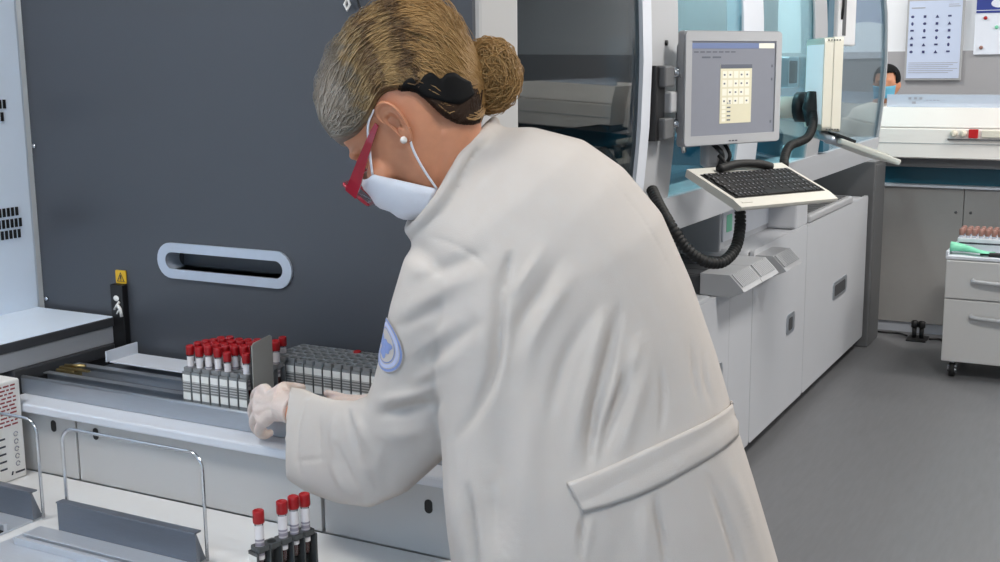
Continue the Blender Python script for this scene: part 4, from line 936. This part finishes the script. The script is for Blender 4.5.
for k in range(420):                     # short frizz along the crown and brow
    s0 = rng.uniform(0, .75); th = rng.uniform(.9, 1.9); P = []; c_ = rng.normal(0, .004, 3); o2 = rng.uniform(.004, .015)
    for u in np.linspace(0, 1, 8): P.append(np.array(hairpt(min(1, s0+.10*u), th+.06*math.sin(6*u), .002+o2*math.sin(PI*u)))+c_*u)
    ribbon(P, .00038)
BC = np.array(dep(489, 76, 1.865)); BR = np.array([.047, .048, .054])
Rb = Matrix((tuple(RT), tuple(FW), tuple(UP))).transposed()
vv = MB().ell(BC, (.040, .042, .048), 24, 16, Rb); bv, bn, bf = remesh(vv, .004, 2)
h.raw(bv, bf)
for k in range(950):
    ax = rng.normal(0, .55, 3); ax[1] += 1; ax /= np.linalg.norm(ax); a = np.cross(ax, rng.normal(0, 1, 3)); a /= np.linalg.norm(a); c = np.cross(ax, a); ph0 = rng.uniform(0, 6.28); ln = rng.uniform(.9, 2.2); P = []; rw = abs(rng.normal(0, .45)); ph_r = rng.uniform(-1, 1); fr = rng.uniform(6, 14); am = rng.uniform(.02, .07)
    for u in np.linspace(0, 1, 18):
        t = ph0+ln*u; w_ = (a*math.cos(t)+c*math.sin(t))+ax*(ph_r*1.1+am*math.sin(fr*u+ph0)); w_ = w_/np.linalg.norm(w_)*(.96+.16*min(1, rw)+.05*math.sin(fr*1.3*u+ph0))
        P.append(BC+RT*w_[0]*BR[0]+FW*w_[1]*BR[1]+UP*w_[2]*BR[2])
    ribbon(P, rng.uniform(.0005, .0012))
for k in range(60):                      # wisps at the nape
    x0 = rng.uniform(438, 474); y0 = rng.uniform(112, 122); P = []; bx = rng.normal(-4, 6); ln = rng.uniform(8, 24)
    for u in np.linspace(0, 1, 9): P.append(dep(x0+bx*u+2*math.sin(6*u+x0), y0+ln*u, 1.80+(x0-438)*.0012+.03*u*0+rng.uniform(0, .001)))
    ribbon(P, .0008)
hm = M['hair'] = mat('hair_strands', (.2, .12, .05), .5, 0, .1, 60, spec=.35)
nt = hm.node_tree; N = nt.nodes; L = nt.links; bs = N['Principled BSDF']
tc = N.new('ShaderNodeTexCoord'); 
dpv = N.new('ShaderNodeVectorMath'); dpv.operation = 'DOT_PRODUCT'; L.new(tc.outputs['Object'], dpv.inputs[0])
g0 = np.array(dep(325, 110, D0))-ORG; g1 = np.array(dep(470, 60, D0))-ORG; dv = g1-g0; dpv.inputs[1].default_value = tuple(dv/(dv@dv))
ad = N.new('ShaderNodeMath'); ad.operation = 'SUBTRACT'; L.new(dpv.outputs['Value'], ad.inputs[0]); ad.inputs[1].default_value = float(g0@dv/(dv@dv))
nz = N.new('ShaderNodeTexNoise'); nz.inputs['Scale'].default_value = 42; nz.inputs['Detail'].default_value = 6; nz.inputs['Roughness'].default_value = .7; L.new(tc.outputs['Object'], nz.inputs['Vector'])
ma = N.new('ShaderNodeMath'); ma.operation = 'MULTIPLY_ADD'; L.new(nz.outputs['Fac'], ma.inputs[0]); ma.inputs[1].default_value = .5; L.new(ad.outputs[0], ma.inputs[2])
cr = N.new('ShaderNodeValToRGB'); L.new(ma.outputs[0], cr.inputs[0]); E_ = cr.color_ramp.elements
E_[0].position = .34; E_[0].color = (*rgb(140, 132, 122), 1); E_[1].position = 1.0; E_[1].color = (*rgb(150, 116, 70), 1)
for p_, c_ in ((.46, rgb(110, 101, 88)), (.56, rgb(140, 118, 82)), (.66, rgb(86, 64, 40)), (.74, rgb(146, 118, 76)), (.88, rgb(78, 56, 34))):
    e = E_.new(p_); e.color = (*c_, 1)
L.new(cr.outputs[0], bs.inputs['Base Color'])
hair = h.build('hair', 'hair', person)
# clip: black comb with scalloped upper edge
q = MB(); up_ = [(400, 92), (404, 82), (412, 78), (418, 84), (424, 76), (432, 73), (440, 79), (446, 74), (454, 73), (462, 78), (470, 82)]; lo_ = [(403, 95), (410, 96), (418, 97), (426, 97), (434, 99), (441, 101), (448, 103), (454, 104), (460, 104), (467, 100), (474, 94)]
u2 = smooth_path([np.array(p, float) for p in up_], 4); l2 = smooth_path([np.array(p, float) for p in lo_], 4)
HB = BVHTree.FromPolygons([Vector(v) for v in hv], hf); G = []
for a, c in zip(u2, l2):
    row = []
    for k in np.linspace(0, 1, 7):
        x, y = a*(1-k)+c*k; d = Vector(FW+RT*(x-500)/F-UP*(y-281)/F).normalized(); hh = HB.ray_cast(Vector(CAM), d); dist = hh[3] if hh[0] is not None else None
        P_ = dep(x, y, 1.772+.0009*max(0, x-420)) if dist is None else np.array(hh[0])-np.array(d)*.0045
        row.append(P_)
    G.append(row)
MB().grid(G).build('hair_clip', 'hairclip', person, solid=.004)
h = MB(); HB2 = HB
for k in range(1300):
    t = rng.uniform(0, 1); x0 = 398+82*t; y0 = 97+36*t**.9-8*max(0, t-.8)*5+rng.uniform(-14, 3); x1 = 474+rng.uniform(-6, 10); y1 = 92+rng.uniform(-9, 12); P = []; ln = rng.uniform(.35, .9)
    for u in np.linspace(0, ln, 10):
        x, y = x0+(x1-x0)*u, y0+(y1-y0)*u+3*math.sin(PI*u)+.6*math.sin(9*u+k); d = Vector(FW+RT*(x-500)/F-UP*(y-281)/F).normalized(); hh = HB2.ray_cast(Vector(CAM), d)
        if hh[0] is not None: P.append(np.array(hh[0])-np.array(d)*(.0016+.0010*(k % 3)))
    if len(P) > 4: ribbon(P, rng.uniform(.0010, .0020))
h.build('nape_hair', 'dark_hair', person)
# earring, mask, glasses
e_ = MB().ell(HL(.45, 8.05, -2.35), (.0055, .0055, .0055), 14, 10); e_.build('earring', 'pearl', person)
G = []
for v in np.linspace(0, 1, 19):
    zs_ = -1.7-8.0*v; xs_ = 7.6-4.1*v; zf = .2-13.0*v; xf = 10.6+2.2*math.sin(PI*min(1, v*1.15)**.8)-2.6*max(0, v-.72)/.28; pl = .26*math.sin(v*PI*2*3.5)
    row = []
    for a in np.linspace(-PI/2, PI/2, 31):
        c_, s_ = math.cos(a), math.sin(a); k_ = c_**.62 if c_ > 0 else 0; row.append(HL(xs_+(xf-xs_)*k_+pl*k_*.8, (7.1-1.3*v)*s_, zs_+(zf-zs_)*c_**1.3 if c_ > 0 else zs_))
    G.append(row)
mk = MB().grid(G).build('face_mask', 'mask', person, solid=.0025)
for s in (1, -1):
    q = MB(); q.tube(smooth_path([HL(7.6, 7.15*s, -1.7), HL(5.5, 7.3*s, .2), HL(2.6, 7.6*s, 2.6), HL(.2, 7.5*s, 3.4)], 6), .0019, 6); q.build('ear_loop', 'mask', mk)
    q = MB(); q.tube(smooth_path([HL(3.5, 5.9*s, -9.6), HL(2.2, 6.7*s, -6.4), HL(.6, 7.4*s, -3.6), HL(-1.2, 7.6*s, -1.8)], 6), .0019, 6); q.build('ear_loop', 'mask', mk)
gl_ = None
fr_ = MB()
for s in (1, -1):
    ln_ = [(y, z) for y, z in rrect(.95, 6.35, -2.2, 1.9, 1.3)]; R0 = []
    for o_, x_ in ((.0, .0), (.45, -.0), (.45, .35), (.0, .35)):
        R0.append([HL(12.9-.030*y*y+x_, s*(3.65+(y-3.65)*(1+o_/3.0)), (z+.15)*(1+o_/2.3)-1.3) for y, z in ln_])
    fr_.loft(R0+[R0[0]], False)
fr_.tube([HL(13.1, -.9, -.6), HL(13.4, 0, -.3), HL(13.1, .9, -.6)], .0022, 8)
gl_ = fr_.build('glasses', 'red_frame', person)
for s in (1, -1):
    q = MB(); tpz = [(12.0, 7.0, -1.0, .95, .26), (10.0, 7.4, -.55, .9, .2), (7, 7.65, .35, .7, .17), (4, 7.75, 1.2, .5, .16), (2.6, 7.6, 1.6, .42, .16), (1.6, 7.3, 1.9, .3, .14)]
    q.loft([[HL(x, s*(y+dy*t_), z+dz*h_) for dy, dz in ((-1, -1), (1, -1), (1, 1), (-1, 1))] for x, y, z, h_, t_ in tpz], smooth=False); q.build('temple', 'red_frame', gl_)
    q = MB(); ln_ = rrect(.95, 6.35, -2.2, 1.9, 1.3); q.loft([[HL(13.1-.030*y*y, s*y, z-1.2) for y, z in ln_], [HL(12.7, s*3.65, -1.2) for y, z in ln_]], False); q.build('lens', 'lens', gl_)
# --- gloved hands
def glove(W, K, fings, th, pr=.012, name='glove'):
    q = MB(); W = [np.array(w_) for w_ in W]; K = [np.array(k) for k in K]; m0 = W[0]
    for k in K: q.tube([m0+(k-K[1])*.6, m0*.45+k*.55+(K[1]-k)*.08, k], [.019, .016, pr], 12)
    for a, c in zip(K, K[1:]): q.tube([a, c], pr*.95, 10); q.tube([m0*.5+a*.5, m0*.5+c*.5], .013, 10)
    for P, r in fings:
        n = len(P); q.tube(smooth_path(P, 5), np.interp(np.linspace(0, 1, (n-1)*5+1), [0, .35, .9, 1], [r*1.12, r*1.05, r*.92, r*.62]), 10); q.ell(np.array(P[-1]), (r*.82,)*3, 10, 8)
    q.tube([W[1], m0], [.030, .027], 16)
    V_, N2, F_ = remesh(q, .0024, 5, .5)
    return MB().raw(V_, F_)
K = [dep(263, 422, 2.245), dep(259, 411, 2.255), dep(259, 399, 2.262), dep(263, 389, 2.268)]
fg = [([K[0], dep(259, 431, 2.272), dep(264, 435, 2.292), dep(270, 433, 2.305)], .0095), ([K[1], dep(254, 421, 2.285), dep(257, 430, 2.315), dep(264, 431, 2.33)], .0100),
      ([K[2], dep(253, 408, 2.30), dep(254, 418, 2.335), dep(262, 424, 2.35)], .0102), ([K[3], dep(256, 394, 2.31), dep(255, 404, 2.345), dep(262, 412, 2.36)], .0098),
      ([dep(284, 393, 2.225), dep(283, 387, 2.265), dep(292, 387, 2.30), dep(302, 387.5, 2.32)], .0098)]
glove([dep(282, 405, 2.215), dep(296, 410, 2.185)], K, fg, None, .0135).build('glove', 'glove', person)
K = [dep(362, 410, 2.30), dep(362, 407, 2.32), dep(362, 404, 2.34), dep(363, 400, 2.36)]
fg = [([K[0], dep(352, 413, 2.295), dep(345, 412, 2.30), dep(341, 410, 2.31)], .0085), ([K[1], dep(349, 408, 2.315), dep(340, 408, 2.32), dep(334, 406, 2.325)], .0092), ([K[2], dep(349, 403, 2.34), dep(339, 402, 2.345), dep(331, 400, 2.35)], .0095),
      ([K[3], dep(348, 399, 2.355), dep(337, 396.5, 2.355), dep(327, 393, 2.35)], .0094), ([dep(382, 400, 2.36), dep(372, 404, 2.385), dep(362, 408, 2.395), dep(354, 410, 2.395)], .0095)]
glove([dep(384, 402, 2.335), dep(400, 404, 2.33)], K, fg, None).build('glove', 'glove', person)
# trousers and shoes
for (h_, k_, a_, t_, fdir) in legs:
    MB().tube([h_+[0, 0, -.05], (h_+k_)/2, k_, k_*.4+a_*.6, a_+[0, 0, .02]], [.098, .088, .070, .066, .062], 20).build('trouser_leg', 'trousers', person)
    q = MB(); q.tube(smooth_path([a_-fdir*.055+[0, 0, -.040], a_+[0, 0, -.035], a_+fdir*.07+[0, 0, -.045], t_+fdir*.03+[0, 0, -.005]], 5), .046, 14); V_, N2, F_ = remesh(q, .006, 3); V_[:, 2] = np.maximum(V_[:, 2], .002); MB().raw(V_, F_).build('shoe', 'shoe', person)
for o in list(bpy.data.objects):
    if '_o' in o.keys(): del o['_o']
